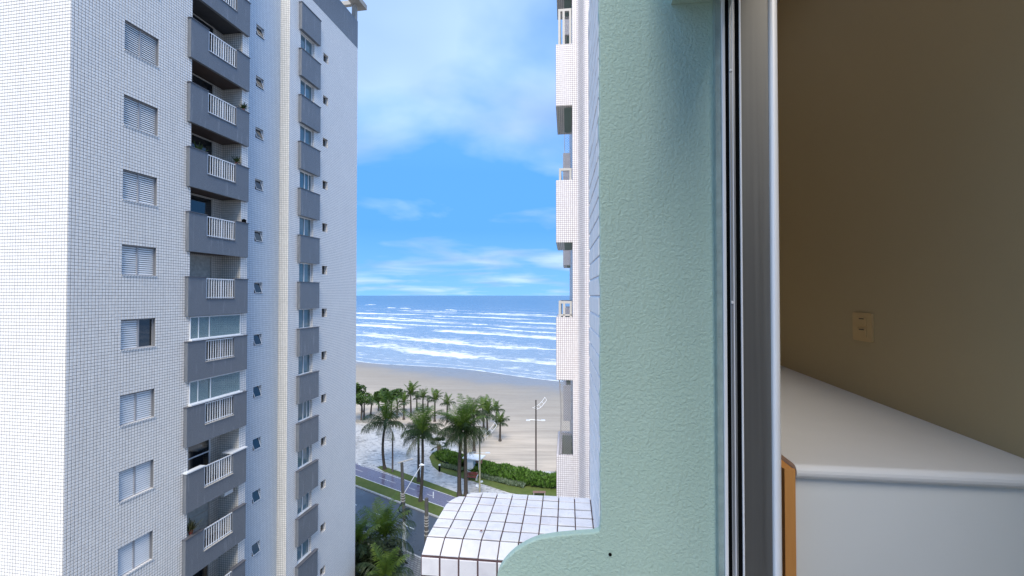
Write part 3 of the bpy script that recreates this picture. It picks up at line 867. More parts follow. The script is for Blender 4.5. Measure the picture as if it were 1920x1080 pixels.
# balconies
tB0, tB1 = tt(347) - .0, tt(459)
tN0, tN1 = tt(381), tt(434.5)
YF = -0.16; TH = 0.14
for k in KS:
    zt = EYE + .77 + 2.8 * k; zb = zt - 1.69; zn = zt - .97
    p = MB()
    pts = [(tB0, zb), (tB1, zb), (tB1, zt), (tN1, zt), (tN1, zn), (tN0, zn), (tN0, zt), (tB0, zt)]
    # front as solid U outline, split in rectangles
    p.box(tB0, tB1, YF, YF + TH, zb, zn); p.box(tB0, tN0, YF, YF + TH, zn + .0005, zt); p.box(tN1, tB1, YF, YF + TH, zn + .0005, zt)
    p.box(tB0, tB0 + TH, YF + TH + .0005, 0.0, zb, zt); p.box(tB1 - TH, tB1, YF + TH + .0005, .0, zb, zt)
    bal = p.build('balcony', M['tile_grey'], LB)
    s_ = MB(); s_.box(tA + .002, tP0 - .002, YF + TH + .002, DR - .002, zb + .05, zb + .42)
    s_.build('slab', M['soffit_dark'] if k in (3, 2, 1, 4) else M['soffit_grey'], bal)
    white = k in (-3,)
    for (u, v, y9, h9) in (((tB0 - .03, tN0, .05, .05), (tN1 - .1, tB1 + .04, .38, .05)) if white else ((tB0 - .03, tN0, .01, .035), (tN1, tB1 + .03, .01, .035))):
        MB().box(u, v, YF - (.05 if white else .03), y9, zt, zt + h9).build('coping', M['coping_white'] if white else M['coping'], bal)
    cs = MB(); cs.box(tN0, tN1, YF - .03, YF + TH + .02, zn, zn + .03); cs.build('coping', M['beige_frame'] if k < 0 else M['coping'], bal)
    r_ = MB(); yr = YF + .05
    r_.box(tN0, tN1, yr - .02, yr + .02, zt - .06, zt - .02); r_.box(tN0, tN1, yr - .015, yr + .015, zn + .07, zn + .10)
    nb = 12
    for i in range(nb):
        x = tN0 + (tN1 - tN0) * (i + .4) / nb; wd = .028 if i == nb // 2 else .014
        r_.box(x - wd, x + wd, yr - .012, yr + .012, zn + .03, zt - .02)
    r_.build('railing', M['white_paint'], bal)
    # what closes the recess above this parapet
    zc0, zc1 = zb + .42, zb + 2.84
    dx0, dx1 = tA + .05, tt(394, DR)
    f = MB(); y = DR - .05
    f.box(dx0, dx1, y - .05, y, zc1 - .10, zc1 - .04); f.box(dx0, dx0 + .05, y - .05, y, zc0, zc1 - .1); f.box(dx1 - .08, dx1, y - .06, y, zc0, zc1 - .1)
    mx = dx0 + (dx1 - dx0) * .42; f.box(mx - .035, mx + .035, y - .06, y, zc0, zc1 - .1)
    if k in (-3, -4): f.box(dx0, dx1, y - .055, y, zc0 + 1.35, zc0 + 1.41)
    dr = f.build('balcony_door', M['white_paint'] if k in (-2, -3, -1) else M['beige_frame'], LB)
    g_ = MB(); g_.box(dx0 + .02, mx, y - .03, y - .02, zc0, zc1 - .08); g_.build('pane', M['glass_dark'] if k in (-3, 3, 4) else M['glass_teal'], dr)
    g_ = MB(); g_.box(mx, dx1 - .04, y - .028, y - .018, zc0, zc1 - .08)
    g_.build('pane', M['curtain'] if k in (0, -4, -2) else M['glass_dark'], dr, label='drawn pale curtain behind the door glass' if k in (0, -4, -2) else 'dark door glass')
# glazed-in balconies
for k, par in ((-1, False), (-2, True)):
    zt = EYE + .77 + 2.8 * k; z0, z1 = zt + .04, zt + 1.09
    x1 = tP0 - .02
    f = MB(); y = -.03
    f.box(tA, x1, y - .03, y + .03, z0, z0 + .09); f.box(tA, x1, y - .03, y + .03, z1 - .05, z1)
    for x in ([tA, tA + .42, tA + 1.0, x1 - .03] if not par else [tA, tA + .42, tA + 1.1]): f.box(x, x + .035, y - .02, y + .02, z0 + .09, z1 - .05)
    gl = f.build('glazing', M['white_paint'], LB, label='white framed glass closing in the balcony')
    xs = [tA, tA + .42, tA + 1.0, x1]
    for a, c in zip(xs, xs[1:]):
        g_ = MB(); g_.box(a + .03, c, y - .006, y + .002, z0 + .09, z1 - .05); g_.build('pane', M['glass_clear'], gl)
    sl = MB(); sl.box(tA - .05, x1 + .02, -.20, -.03, zt + .036, zt + .09); sl.build('sill', M['coping_white'], gl)

# potted plants standing on the balconies
def plant(x, y, z, s, label, dead=False):
    s *= .72
    t_ = thing('potted_plant', label, 'plant', LB.matrix_basis @ Vector((x, y, z)), 0)
    p = MB(); p.tube([(0, 0, 0), (0, 0, .16 * s)], [.07 * s, .10 * s], 10); p.build('pot', M['maroon'], t_)
    f = MB()
    for i in range(70):
        a = random.random() * 2 * pi; e = random.uniform(.2, 1.4); l = random.uniform(.15, .42) * s; d = Vector((cos(a) * cos(e), sin(a) * cos(e), sin(e)))
        b0 = Vector((0, 0, .15 * s)) + d * l * .4; wv = d.cross(Vector((0, 0, 1))).normalized() * .03 * s
        f.quad([b0 - wv, b0 + wv, b0 + d * l + wv * .4, b0 + d * l - wv * .4])
    f.build('foliage', M['leaf_old'] if dead else M['leaf_dark'], t_)


LBM = Matrix.Translation((LX, LY, 0)) @ Matrix.Rotation(pi / 2 - radians(9.35), 4, 'Z')
LB.matrix_basis = LBM
plant(tB1 - .25, -.05, EYE + .77 + 8.4 + .03, .9, 'small leafy plant on the far end of the third balcony from the top')
plant(tN1 + .25, .02, EYE + .77 + 5.6 + .03, 1.0, 'leafy potted plant on the far end of the fourth balcony from the top')
plant(tA + .45, .12, EYE + .77 + 5.6 - .2, 1.3, 'bushy plant beside the balcony door, fourth balcony from the top')
plant(tB0 + .5, .08, EYE + .77 + -11.2 - .02, 1.4, 'dark spreading plant at the near end of a low balcony', True)
t_ = MB(); t_.box(-.28, .28, -.10, .10, 0, .34); t_.box(-.25, .25, -.12, -.101, .03, .30)
o = t_.build('air_conditioner', M['coping_white']); o['label'] = 'white air conditioner unit hanging under the third balcony from the bottom'; o['category'] = 'air conditioner'
o.matrix_basis = LBM @ Matrix.Translation((tP0 - .45, .25, EYE + .77 - 8.4 - 1.62 - .40))
sp = MB(); sp.box(-.07, .07, -.07, .07, 0, .16); sp.tube([(0, 0, .16), (0, 0, .19)], .05, 8)
o = sp.build('speaker_box', M['black']); o['label'] = 'small black box on the balcony corner just above eye level'; o['category'] = 'speaker'
o.matrix_basis = LBM @ Matrix.Translation((tB1 - .2, -.09, EYE + .77 + 2.8 + .036))

# roof pergola at the far corner
p = MB(); zr = ZT + .02; HP = 1.15
for x in (tEnd - .32, tEnd - 4.0, tEnd - 7.6):
    for y in (.02, 3.0): p.box(x, x + .30, y, y + .30, zr, zr + HP)
pg = p.build('roof_frame', M['concrete'], LB, label='open concrete frame above the roof parapet')
q = MB(); q.box(tR, tEnd + .55, -.45, -.05 + .4, zr + HP + .002, zr + HP + .36); q.box(tEnd - .32, tEnd - .02, .36, 3.6, zr + HP + .002, zr + HP + .30); q.build('beam', M['concrete'], pg)

# ------------------------------------------------------------------ tiled building on the right, further away
cb, sb = cos(radians(7)), sin(radians(7))
RB = thing('apartment_building', 'rosy white mosaic tiled apartment block on the right with small balconies at its corner', 'building', (1.232, 9.2, 0), -radians(7))
b = MB(); zt, zb = EYE + 14, 0
prof = [(0, 0), (.09, 0)]
for i in range(1, 13):
    u = i / 12; prof.append((.09 + .17 * u, -.20 * (.5 - .5 * cos(pi * u))))
prof += [(.30, -.20), (2.6, -.20)]
d = 0
for a, c in zip(prof, prof[1:]):
    l = math.hypot(c[0] - a[0], c[1] - a[1]); b.quad([(a[0], a[1], zb), (c[0], c[1], zb), (c[0], c[1], zt), (a[0], a[1], zt)], [(d, zb), (d + l, zb), (d + l, zt), (d, zt)]); d += l
b.quad([(0, 14, zb), (0, 0, zb), (0, 0, zt), (0, 14, zt)]); b.quad([(2.6, -.2, zb), (2.6, 14, zb), (2.6, 14, zt), (2.6, -.2, zt)])
b.quad([(0, 0, zt), (.09, 0, zt), (.3, -.2, zt), (2.6, -.2, zt), (2.6, 14, zt), (0, 14, zt)]); b.quad([(2.6, 14, zb), (0, 14, zb), (0, 14, zt), (2.6, 14, zt)])
b.build('wall', M['mosaic_right'], RB, smooth=False)


def rounded_rect(x0, x1, y0, y1, r, n=5):
    pts = []
    for cx_, cy_, a0 in ((x1 - r, y0 + r, -pi / 2), (x1 - r, y1 - r, 0), (x0 + r, y1 - r, pi / 2), (x0 + r, y0 + r, pi)):
        for i in range(n + 1):
            a = a0 + pi / 2 * i / n; pts.append((cx_ + r * cos(a), cy_ + r * sin(a)))
    return pts


def right_balcony(k, y0, y1, x0, near):
    zt = EYE - .455 + 2.8 * k; zb = zt - 1.265; th = .10
    p = MB()
    plan = rounded_rect(x0, .0, y0, y1, .035)
    p.box(x0, -.003, y0, y0 + th, zb + .12, zt); p.box(x0, x0 + th, y0 + th + .0005, y1 - th, zb + .12, zt); p.box(x0, -.003, y1 - th + .0005, y1, zb + .12, zt)
    p.box(x0, -.003, y0, y1, zb + .001, zb + .1195)
    bal = p.build('balcony', M['mosaic_right'], RB)
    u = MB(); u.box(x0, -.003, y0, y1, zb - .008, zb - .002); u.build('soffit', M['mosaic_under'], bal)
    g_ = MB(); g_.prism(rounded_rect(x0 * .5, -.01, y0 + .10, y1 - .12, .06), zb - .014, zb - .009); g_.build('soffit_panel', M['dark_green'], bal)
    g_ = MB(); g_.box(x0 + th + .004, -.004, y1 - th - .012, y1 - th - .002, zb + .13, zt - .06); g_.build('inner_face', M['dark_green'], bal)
    return bal


nb_ = {}
for k in range(-5, 5):
    nb_[k] = right_balcony(k, .0, 1.67, -.335, True)
    right_balcony(k, 7.2, 8.9, -.26, False)


def rail_frame(k, y0, y1, x0, h, mat, posts=2, low=True):
    zt = EYE - .455 + 2.8 * k; f = MB(); r = .022
    f.box(x0, -.01, y0, y0 + .05, zt + h - .05, zt + h); f.box(x0, x0 + .045, y0 + .0505, y1, zt + h - .05, zt + h)
    for x in [x0] + [x0 + (-.01 - x0) * (i + 1) / posts - .05 for i in range(posts)]: f.box(x, x + .045, y0, y0 + .045, zt, zt + h - .0505)
    f.box(x0, x0 + .045, y1 - .05, y1, zt, zt + h - .0505); f.box(x0, -.01, y1 + .001, y1 + .05, zt + h - .05, zt + h)
    if low: f.box(x0 + .046, -.01, y0, y0 + .04, zt + .03, zt + .06)
    f.build('balcony_rail', mat, nb_[k])


rail_frame(0, .06, 1.55, -.285, .33, M['beige_frame'])
rail_frame(1, .06, 1.55, -.275, .26, M['beige_frame'], 1, False)
rail_frame(2, .06, 1.55, -.285, .77, M['beige_frame'], 2, False)
rail_frame(3, .06, 1.55, -.285, .77, M['beige_frame'], 2, False)


def net(parent, x0, x1, y, z0, z1, step, mat, bulge=0.0):
    f = MB(); r = .0035; W = x1 - x0; H = z1 - z0; n = int((W + H) / step) + 1

    def P(u, v):
        return (x0 + u - bulge * sin(pi * v / H) * (1 - u / W), y, z0 + v)
    for sgn in (1, -1):
        for i in range(-int(H / step) - 1, int((W) / step) + 2):
            pts = []
            for j in range(41):
                v = H * j / 40; u = (i * step + v) if sgn > 0 else (W - i * step - v)
                if 0 <= u <= W: pts.append(P(u, v))
            if len(pts) > 1: f.tube([pts[0], pts[len(pts) // 2], pts[-1]] if len(pts) > 2 else pts, r, 3, False)
    f.tube([P(0, H * j / 12) for j in range(13)], .012, 5, True)
    f.build('safety_net', mat, parent)


net(nb_[-1], -.27, -.01, .04, EYE - 3.25, EYE - 1.73, .05, M['netting'], -.03)
z2 = EYE - .455 + 5.6
b = MB()
for i in range(14):
    pass
net(nb_[1], -.21, -.01, 7.25, EYE - .455 + 5.6 + .0, EYE - .455 + 5.6 + 1.5, .09, M['net_white'])
o = MB().tube([(0, 0, 0), (0, 0, .95)], .035, 8); o.box(-.05, .05, -.02, .02, .30, .92)
o = o.build('folded_chair', M['red']); o['label'] = 'narrow red folded chair leaning inside the lowest visible balcony on the right'; o['category'] = 'chair'
o.matrix_basis = Matrix.Translation((1.232, 9.2, 0)) @ Matrix.Rotation(-radians(7), 4, 'Z') @ Matrix.Translation((-.17, .35, EYE - 4.40)) @ Matrix.Rotation(-.08, 4, 'X')

# ------------------------------------------------------------------ own building: window surround, ledge, jamb
OB = thing('apartment_building', 'own building around the open window: green plastered reveal, white tiled ledge and aluminium jamb', 'building', (0, 1.16, EYE), -radians(7))
OBM = Matrix.Translation((0, 1.16, EYE)) @ Matrix.Rotation(-radians(7), 4, 'Z'); OBI = OBM.inverted()


def on_plane(px, py, q):
    """local (p, z) where the view line through a photo point meets the plane y=q of the own building"""
    o_ = OBI @ Vector((0, 0, EYE)); d_ = OBI.to_3x3() @ ray(px, py); t = (q - o_.y) / d_.y; return (o_.x + d_.x * t, o_.z + d_.z * t)


PT = 0.05
PL = on_plane(1123.5, 553, 0)[0]
PQ = (0.2127, 0.369)
L0 = on_plane(789.5, 1050, 0)[0]; L1 = PL
ZL = -0.654; ZF = -0.677; QB = .335
# ledge body
b = MB()
r = .115; outl = [(L0, 0), (L1, 0), (L1, QB)]
for i in range(9):
    a = pi / 2 + pi / 2 * i / 8; outl.append((L0 + r + r * cos(a), QB - r + r * sin(a)))
body = MB()
sec = [p for p in outl if True]
top = [(p[0], max(p[1], .047), ZL - .004) for p in outl]
body.quad(top[:]); body.quad([(L0, .047, ZL - .004), (L0, 0, ZF - .004), (L1, 0, ZF - .004), (L1, .047, ZL - .004)])
ZU = -1.05
for i in range(len(outl)):
    a, c = outl[i], outl[(i + 1) % len(outl)]
    za = ZF - .004 if a[1] == 0 else ZL - .004; zc_ = ZF - .004 if c[1] == 0 else ZL - .004
    body.quad([(a[0], a[1], ZU), (c[0], c[1], ZU), (c[0], c[1], zc_), (a[0], a[1], za)])
body.quad([(p[0], p[1], ZU) for p in reversed(outl)])
body.build('ledge', M['own_grout'], OB)


def clip_poly(poly, hull):
    outp = poly
    for i in range(len(hull)):
        a, c = hull[i], hull[(i + 1) % len(hull)]; ex, ey = c[0] - a[0], c[1] - a[1]
        inp, outp = outp, []
        if not inp: break
        for j in range(len(inp)):
            p, q = inp[j], inp[(j + 1) % len(inp)]
            sp_ = ex * (p[1] - a[1]) - ey * (p[0] - a[0]); sq = ex * (q[1] - a[1]) - ey * (q[0] - a[0])
            if sp_ >= 0: outp.append(p)
            if (sp_ >= 0) != (sq >= 0):
                t = sp_ / (sp_ - sq); outp.append((p[0] + (q[0] - p[0]) * t, p[1] + (q[1] - p[1]) * t))
    return outp


def slab_tile(poly, place, h=.0016, be=.0022):
    """a glazed tile with rounded-over edge; poly in the tile's own plane"""
    cx_ = sum(p[0] for p in poly) / len(poly); cy_ = sum(p[1] for p in poly) / len(poly)
    mb = MB(); n = len(poly)

    def ins(p, d):
        l = math.hypot(p[0] - cx_, p[1] - cy_) or 1; k = max(0, 1 - d * 1.35 / l); return (cx_ + (p[0] - cx_) * k, cy_ + (p[1] - cy_) * k)
    rings = [[place(p[0], p[1], -h) for p in poly], [place(p[0], p[1], h * .35) for p in poly], [place(*ins(p, be * .45), h * .85) for p in poly], [place(*ins(p, be), h) for p in poly]]
    for r0, r1 in zip(rings, rings[1:]):
        for i in range(n): mb.quad([r0[i], r0[(i + 1) % n], r1[(i + 1) % n], r1[i]])
    mb.quad(rings[-1]); return mb


gj = .0021
ntile = 0
for i in range(10):
    for j in range(7):
        a = L0 + i * PT + gj * .75; c = L0 + (i + 1) * PT - gj * .75; d = j * PT + gj * 1.5; e = (j + 1) * PT - gj * 1.5
        c = min(c, L1 - .001); 
        if c - a < .004: continue
        hull = [(L0 + .0005, .0005), (L1, .0005), (L1, QB)] + [(L0 + r + (r) * cos(pi / 2 + pi / 2 * t / 10), QB - r + r * sin(pi / 2 + pi / 2 * t / 10)) for t in range(11)]
        poly = clip_poly([(a, d), (c, d), (c, e), (a, e)], hull)
        if len(poly) < 3: continue
        area = abs(sum(poly[q][0] * poly[(q + 1) % len(poly)][1] - poly[(q + 1) % len(poly)][0] * poly[q][1] for q in range(len(poly)))) / 2
        if area < .00012: continue
        tz = random.uniform(-.0006, .0006); tx = random.uniform(-.008, .008); ty = random.uniform(-.008, .008); mx_, my_ = (a + c) / 2, (d + e) / 2

        def place(x, y, h, mx_=mx_, my_=my_, tx=tx, ty=ty, tz=tz):
            base = ZL if y >= .048 else ZL + (ZF - ZL) * (.048 - y) / .048
            return (x, y, base + h + tz + (x - mx_) * tx + (y - my_) * ty)
        slab_tile(poly, place).build('tile', M['own_tile'], OB, smooth=False); ntile += 1
# front face of the ledge
for i in range(5):
    for j in range(2):
        a = L0 + i * PT + gj; c = L0 + (i + 1) * PT - gj; z1 = ZF - j * PT - gj - .002; z0 = ZF - (j + 1) * PT + gj - .002
        slab_tile([(a, z0), (c, z0), (c, z1), (a, z1)], lambda x, z, h: (x, -h, z)).build('tile', M['own_tile'], OB); ntile += 1
# strip of outer wall beyond the green reveal
ux, uy = PQ[0] - PL, PQ[1]; ul = math.hypot(ux, uy); ux /= ul; uy /= ul; nx_, ny_ = -uy, ux
for j in range(-1, 32):
    for i in range(7):
        a = i * ul / 7 + gj; c = (i + 1) * ul / 7 - gj; z0 = ZL + j * PT + gj * 1.5; z1 = ZL + (j + 1) * PT - gj * 1.5
        if j == -1: continue
        t0 = random.uniform(-.0005, .0005)
        slab_tile([(a, z0), (c, z0), (c, z1), (a, z1)], lambda x, z, h, t0=t0: (PL + ux * x + nx_ * (h + t0), uy * x + ny_ * (h + t0), z), h=.0012).build('tile', M['strip_tile'], OB); ntile += 1
# wall mass behind the strip, above, below and to the right
PI_ = on_plane(1459, 553, -.06)[0] + .004       # inner face of the window wall
b = MB()
pl = [(PL + .001, 0), (PI_, 0), (PI_, 3.6), (PL + .35, 3.6), (PL + .35, PQ[1] + .12), (PQ[0] + .12, PQ[1] + .02), (PQ[0] + .03, PQ[1] - .005), (PQ[0] + .001, PQ[1] - .02)]
b.prism(pl, -1.6, 1.7); b.build('wall', M['own_wall'], OB)
b = MB(); b.prism([(PL + .06, .001), (PI_, .001), (PI_, 2.6), (PL + .4, 2.6), (PL + .4, .3)], -EYE, -1.601); b.prism([(PL + .06, .001), (PI_, .001), (PI_, 2.6), (PL + .4, 2.6), (PL + .4, .3)], 1.701, 2.2)
# wall below the sill, above the lintel and behind the camera
b.box(.33, PI_, -3.4, .0, -EYE, -.80); b.box(.33, PI_, -3.4, .0, .96, 2.2); b.box(.33, PI_, -3.4, -2.5, -.799, .959)
b.build('wall', M['own_wall'], OB)

# green reveal with its rounded shoulder
GQ = -.022
sh = [(1125.0, 990), (1123.5, 996), (1112, 1000), (1078.5, 1002), (1047, 1005), (1013, 1010), (999, 1015), (985, 1021.5), (966.6, 1033), (955, 1043), (946, 1053), (938, 1064), (933, 1075), (931, 1088), (930, 1110)]
shp = [on_plane(x, y, GQ) for x, y in sh]
PR = on_plane(1350, 553, GQ)[0]
pts = [(PR, -1.3), (PR, 1.3), (PL + .0, 1.3)]
random.seed(3)
zz = 1.25
while zz > shp[0][1] + .02:
    pts.append((PL + random.uniform(-.0016, .0014), zz)); zz -= .022
pts += shp + [(shp[-1][0], -1.3)]
# (x,z) anticlockwise seen from -y
bm = bmesh.new()
vf = [bm.verts.new((p[0], GQ, p[1])) for p in pts]; f = bm.faces.new(vf); f.normal_update()
if f.normal.y > 0: f.normal_flip()
ex = bmesh.ops.extrude_face_region(bm, geom=[f]); vv = [v for v in ex['geom'] if isinstance(v, bmesh.types.BMVert)]
bmesh.ops.translate(bm, verts=vv, vec=(0, -GQ - .001, 0))
bmesh.ops.recalc_face_normals(bm, faces=bm.faces[:])
es = [e for e in bm.edges if all(abs(v.co.y - GQ) < 1e-5 for v in e.verts)]
bmesh.ops.bevel(bm, geom=es, offset=.003, segments=2, affect='EDGES', profile=.5)
me = bpy.data.meshes.new('green_reveal'); bm.to_mesh(me); bm.free(); me.materials.append(M['plaster'])
o = link('green_reveal', me, OB); o['label'] = 'rough sage green painted reveal with rounded shoulder at the bottom'
# small dark hole left by an old screw
hp = on_plane(1144, 1040, GQ - .001); hb = MB(); hb.tube([(hp[0], GQ - .0012, hp[1]), (hp[0], GQ + .0, hp[1])], .0042, 9); hb.build('screw_hole', M['black'], OB)
# green lintel over the reveal
lp = on_plane(1258, 9, GQ)
b = MB(); b.box(lp[0], PR + .03, -.24, GQ - .0005, lp[1], lp[1] + .25); lo = b.build('lintel', M['plaster'], OB)

# aluminium jamb
QJ = -.045


def jp(px): return on_plane(px, 553, QJ)[0]


def vert(name, x0, x1, y0, y1, mat, z0=-.80, z1=.96, rr=.0, **kw):
    m_ = MB()
    if rr: m_.prism(rounded_rect(x0, x1, y0, y1, rr, 4), z0, z1)
    else: m_.box(x0, x1, y0, y1, z0, z1)
    return m_.build(name, mat, JB, smooth=False, **kw)


JB = None
b = MB(); b.box(jp(1347), PI_, -.022, .0 - .001, -.80, .96); JB = b.build('window_jamb', M['alu_dull'], OB, label='two-track aluminium jamb of the sliding window')
vert('sealant', jp(1345.5), jp(1356), -.040, -.0225, M['caulk'])
vert('track_rib', jp(1356.5), jp(1362.5), -.047, -.0225, M['alu_bright'], rr=.0012)
vert('black_groove_shade', jp(1363), jp(1369.5), -.0445, -.0225, M['black'])  # almost flush black seal bar, its colour also stands in for the groove's shadow
vert('track_rib', jp(1369.5), jp(1381), -.0465, -.0225, M['alu'], rr=.0012)
vert('track_line', jp(1375.2), jp(1376.6), -.048, -.0467, M['alu_bright'])
vert('black_groove_shade', jp(1381.2), jp(1388.5), -.0445, -.0225, M['black'])  # second black bar, groove shadow put into the colour likewise
vert('track_rib', jp(1389), jp(1392.3), -.048, -.0225, M['alu_bright'], rr=.0008)
vert('jamb_plate', jp(1392.8), jp(1446), -.044, -.0225, M['alu_dull'])
vert('jamb_nose', jp(1445), jp(1460), -.056, -.0225, M['alu_bright'], rr=.0075)
for y_ in (130, 567):
    c0 = on_plane(1371 if y_ < 300 else 1374.5, y_, -.052); s_ = MB(); s_.tube([(c0[0], -.0495, c0[1]), (c0[0], -.046, c0[1])], .0032, 8); s_.tube([(c0[0], -.0500, c0[1]), (c0[0], -.0494, c0[1])], .0014, 6); s_.build('screw', M['alu_bright'], JB)
b = MB(); b.box(jp(1388), jp(1440), -.06, -.045, .735, .96); b.build('latch', M['black'], JB)

# ------------------------------------------------------------------ room behind the window
def room_pt(X, Y): return (X, Y)
RW = Vector((1.313, 1.163)); dW = Vector((sin(radians(10.5)), cos(radians(10.5))))
RWb = RW + dW * 2.1
RWf = RW - dW * .50
inner = OBM @ Vector((PI_ + .002, 2.1, 0)); inner0 = OBM @ Vector((PI_ + .002, -3.2, 0))
zf, zcl = EYE - 1.55, EYE + 1.75


def wall_quad(name, a, c, mat, z0=zf, z1=zcl, t=.12, side=1):
    d_ = (Vector(c) - Vector(a)).normalized(); nn = Vector((-d_.y, d_.x)) * t * side
    m_ = MB(); pp = [a, c, (c[0] + nn.x, c[1] + nn.y), (a[0] + nn.x, a[1] + nn.y)]
    if side < 0: pp = pp[::-1]
    m_.prism([tuple(p) for p in pp], z0, z1); return m_.build(name, mat, kind='structure')


wall_quad('interior_wall', (RWf.x, RWf.y), (RWb.x, RWb.y), M['int_wall'], side=-1)
wall_quad('interior_wall', (RWb.x + .12, RWb.y), (inner.x - .02, RWb.y + .05), M['int_wall'], side=-1)
wall_quad('interior_wall', (RWf.x + .001, RWf.y), (3.4, RWf.y), M['int_other'], side=1)
wall_quad('interior_wall', (3.4, RWf.y), (3.4, -2.3), M['int_other'], side=1)
wall_quad('interior_wall', (3.4, -2.3), (.2, -2.3), M['int_other'], side=-1)
m_ = MB(); m_.prism([(.62, -2.3), (3.4, -2.3), (3.4, 3.6), (1.1, 3.6)], zf - .1, zf - .001); m_.build('interior_floor', M['soffit_dark'], kind='structure')
m_ = MB(); m_.prism([(.62, -2.3), (3.4, -2.3), (3.4, 3.6), (1.1, 3.6)], zcl + .001, zcl + .1); m_.build('interior_ceiling', M['int_other'], kind='structure')

# switch plate on the interior wall
zw = None
for k_ in range(1):
    d_ = ray(1620, 613); nW = Vector((cos(radians(10.5)), -sin(radians(10.5)))); t = (RW.x * nW.x + RW.y * nW.y) / (d_.x * nW.x + d_.y * nW.y)
    pc = Vector((0, 0, EYE)) + d_ * t
SWM = Matrix.Translation(pc) @ Matrix.Rotation(-radians(10.5), 4, 'Z')
sw = thing('wall_switch', 'ivory two-gang switch plate on the dim tan interior wall', 'switch', (0, 0, 0)); sw.matrix_basis = SWM
b = MB(); pp = rounded_rect(-.068, .068, -.058, .058, .008)
n = len(pp)
b.quad([(-.008, -p[0], p[1]) for p in pp])
for i in range(n):
    a, c = pp[i], pp[(i + 1) % n]; b.quad([(-.0, -a[0], a[1]), (0, -c[0], c[1]), (-.008, -c[0], c[1]), (-.008, -a[0], a[1])])
b.build('plate', M['plate'], sw)
for z_ in (.022, -.022):
    b = MB(); b.box(-.012, -.0075, -.035, .030, z_ - .017, z_ + .017); rk = b.build('rocker', M['plate'], sw)
    b = MB(); b.box(-.0125, -.0121, -.022, .012, z_ + .010, z_ + .0135); b.build('slot', M['room_dark'], rk)

# white cabinet with counter top and pine side board
HC = .42
cl = at_depth(1494, 872, 1.12); CB = thing('white_cabinet', 'white cabinet with rounded counter top and orange pine side board behind the window jamb', 'cabinet', (cl.x, cl.y, EYE - 1.55), -radians(7.2))
ztop = 1.55 - HC
wid = .95
b = MB(); rn = .0175; secp = []
for i in range(9):
    a = -pi / 2 - pi * i / 8; secp.append((rn + rn * cos(a), ztop - rn + rn * sin(a)))
prev = None
for (y, z) in secp:
    if prev: b.quad([(0, prev[0], prev[1]), (wid, prev[0], prev[1]), (wid, y, z), (0, y, z)][::-1])
    prev = (y, z)
D = 2.3
b.quad([(0, rn, ztop), (wid, rn, ztop), (wid, D, ztop), (0, D, ztop)]); b.quad([(0, rn, ztop - 2 * rn), (0, D, ztop - 2 * rn), (wid, D, ztop - 2 * rn), (wid, rn, ztop - 2 * rn)])
b.quad([(0, p[0], p[1]) for p in secp] + [(0, D, ztop - 0), (0, D, ztop - 2 * rn)])
b.build('counter_top', M['counter'], CB, smooth=True)
b = MB(); b.box(0.003, wid, .022, .040, .05, ztop - 2 * rn - .001); b.build('front_panel', M['laminate'], CB)
b = MB(); b.prism([(-.026, .012), (-.002, .012), (-.002, D), (-.026, D)], .0, ztop - .012); b.build('side_board', M['wood'], CB)
b = MB(); b.quad([(-.027, .35, ztop + .020), (-.027, .0, ztop - .008), (-.001, .0, ztop - .02), (-.001, .02, ztop + .001)]); 
b = MB(); b.box(-.0265, -.0015, .004, .0118, .0, ztop - .010); b.build('edge_strip', M['wood'], CB)

# ------------------------------------------------------------------ palms
random.seed(11)


def frond_mesh(L_, elev, droop, nleaf, leaflet, mat, hang=0.6, width=1.0):
    mb = MB(); pts = []; p = Vector((0, 0, 0)); an = elev; n = 12
    for i in range(n + 1):
        pts.append(p.copy()); an = elev - droop * (i / n) ** 1.5; p = p + Vector((cos(an), 0, sin(an))) * (L_ / n)
    mb.tube(pts, [.045 * (1 - .85 * i / n) for i in range(n + 1)], 4, False)
    for i in range(nleaf):
        u = .12 + .88 * i / (nleaf - 1); k = u * n; a = int(min(k, n - 1)); q = pts[a].lerp(pts[a + 1], k - a)
        tg = (pts[min(a + 1, n)] - pts[a]).normalized(); ll = leaflet * (sin(pi * (.12 + .82 * u)) ** .6) * random.uniform(.85, 1.1)
        for sg in (1, -1):
            out_ = Vector((0, sg, 0)); d_ = (out_ * .95 + tg * random.uniform(.3, .7) + Vector((0, 0, -hang * random.uniform(.5, 1.3)))).normalized()
            e1 = q + d_ * ll * .55; e2 = q + d_ * ll + Vector((0, 0, -ll * hang * .45)); wv = tg * .024 * width
            if elev > 1.1: e1 = q + (e1 - q) * .72; e2 = q + (e2 - q) * .72
            mb.quad([q - wv, q + wv, e1 + wv * 1.2, e1 - wv * 1.2]); mb.quad([e1 - wv * 1.2, e1 + wv * 1.2, e2 + wv * .2, e2 - wv * .2])
    return mb.mesh('frond', mat)


def frond_set(L_, nl, lf, width):
    out_ = []
    for (el, dr, mt, hg) in ((1.42, .75, 'leaf_light', .2), (1.22, 1.2, 'leaf_light', .3), (1.0, 1.6, 'leaf_dark', .6), (.70, 1.8, 'leaf_dark', .75), (.42, 1.7, 'leaf_dark', .9), (.15, 1.5, 'leaf_dark', 1.1), (-.2, 1.0, 'leaf_old', 1.3)):
        out_.append([frond_mesh(L_, el + random.uniform(-.08, .08), dr, nl, lf, M[mt], hg, width) for _ in range(2)])
    return out_


FB = frond_set(3.2, 34, 1.0, .85)     # large coconut fronds, length 3.2 m
FS = frond_set(3.2, 16, 1.0, 2.4)      # the same for small far palms


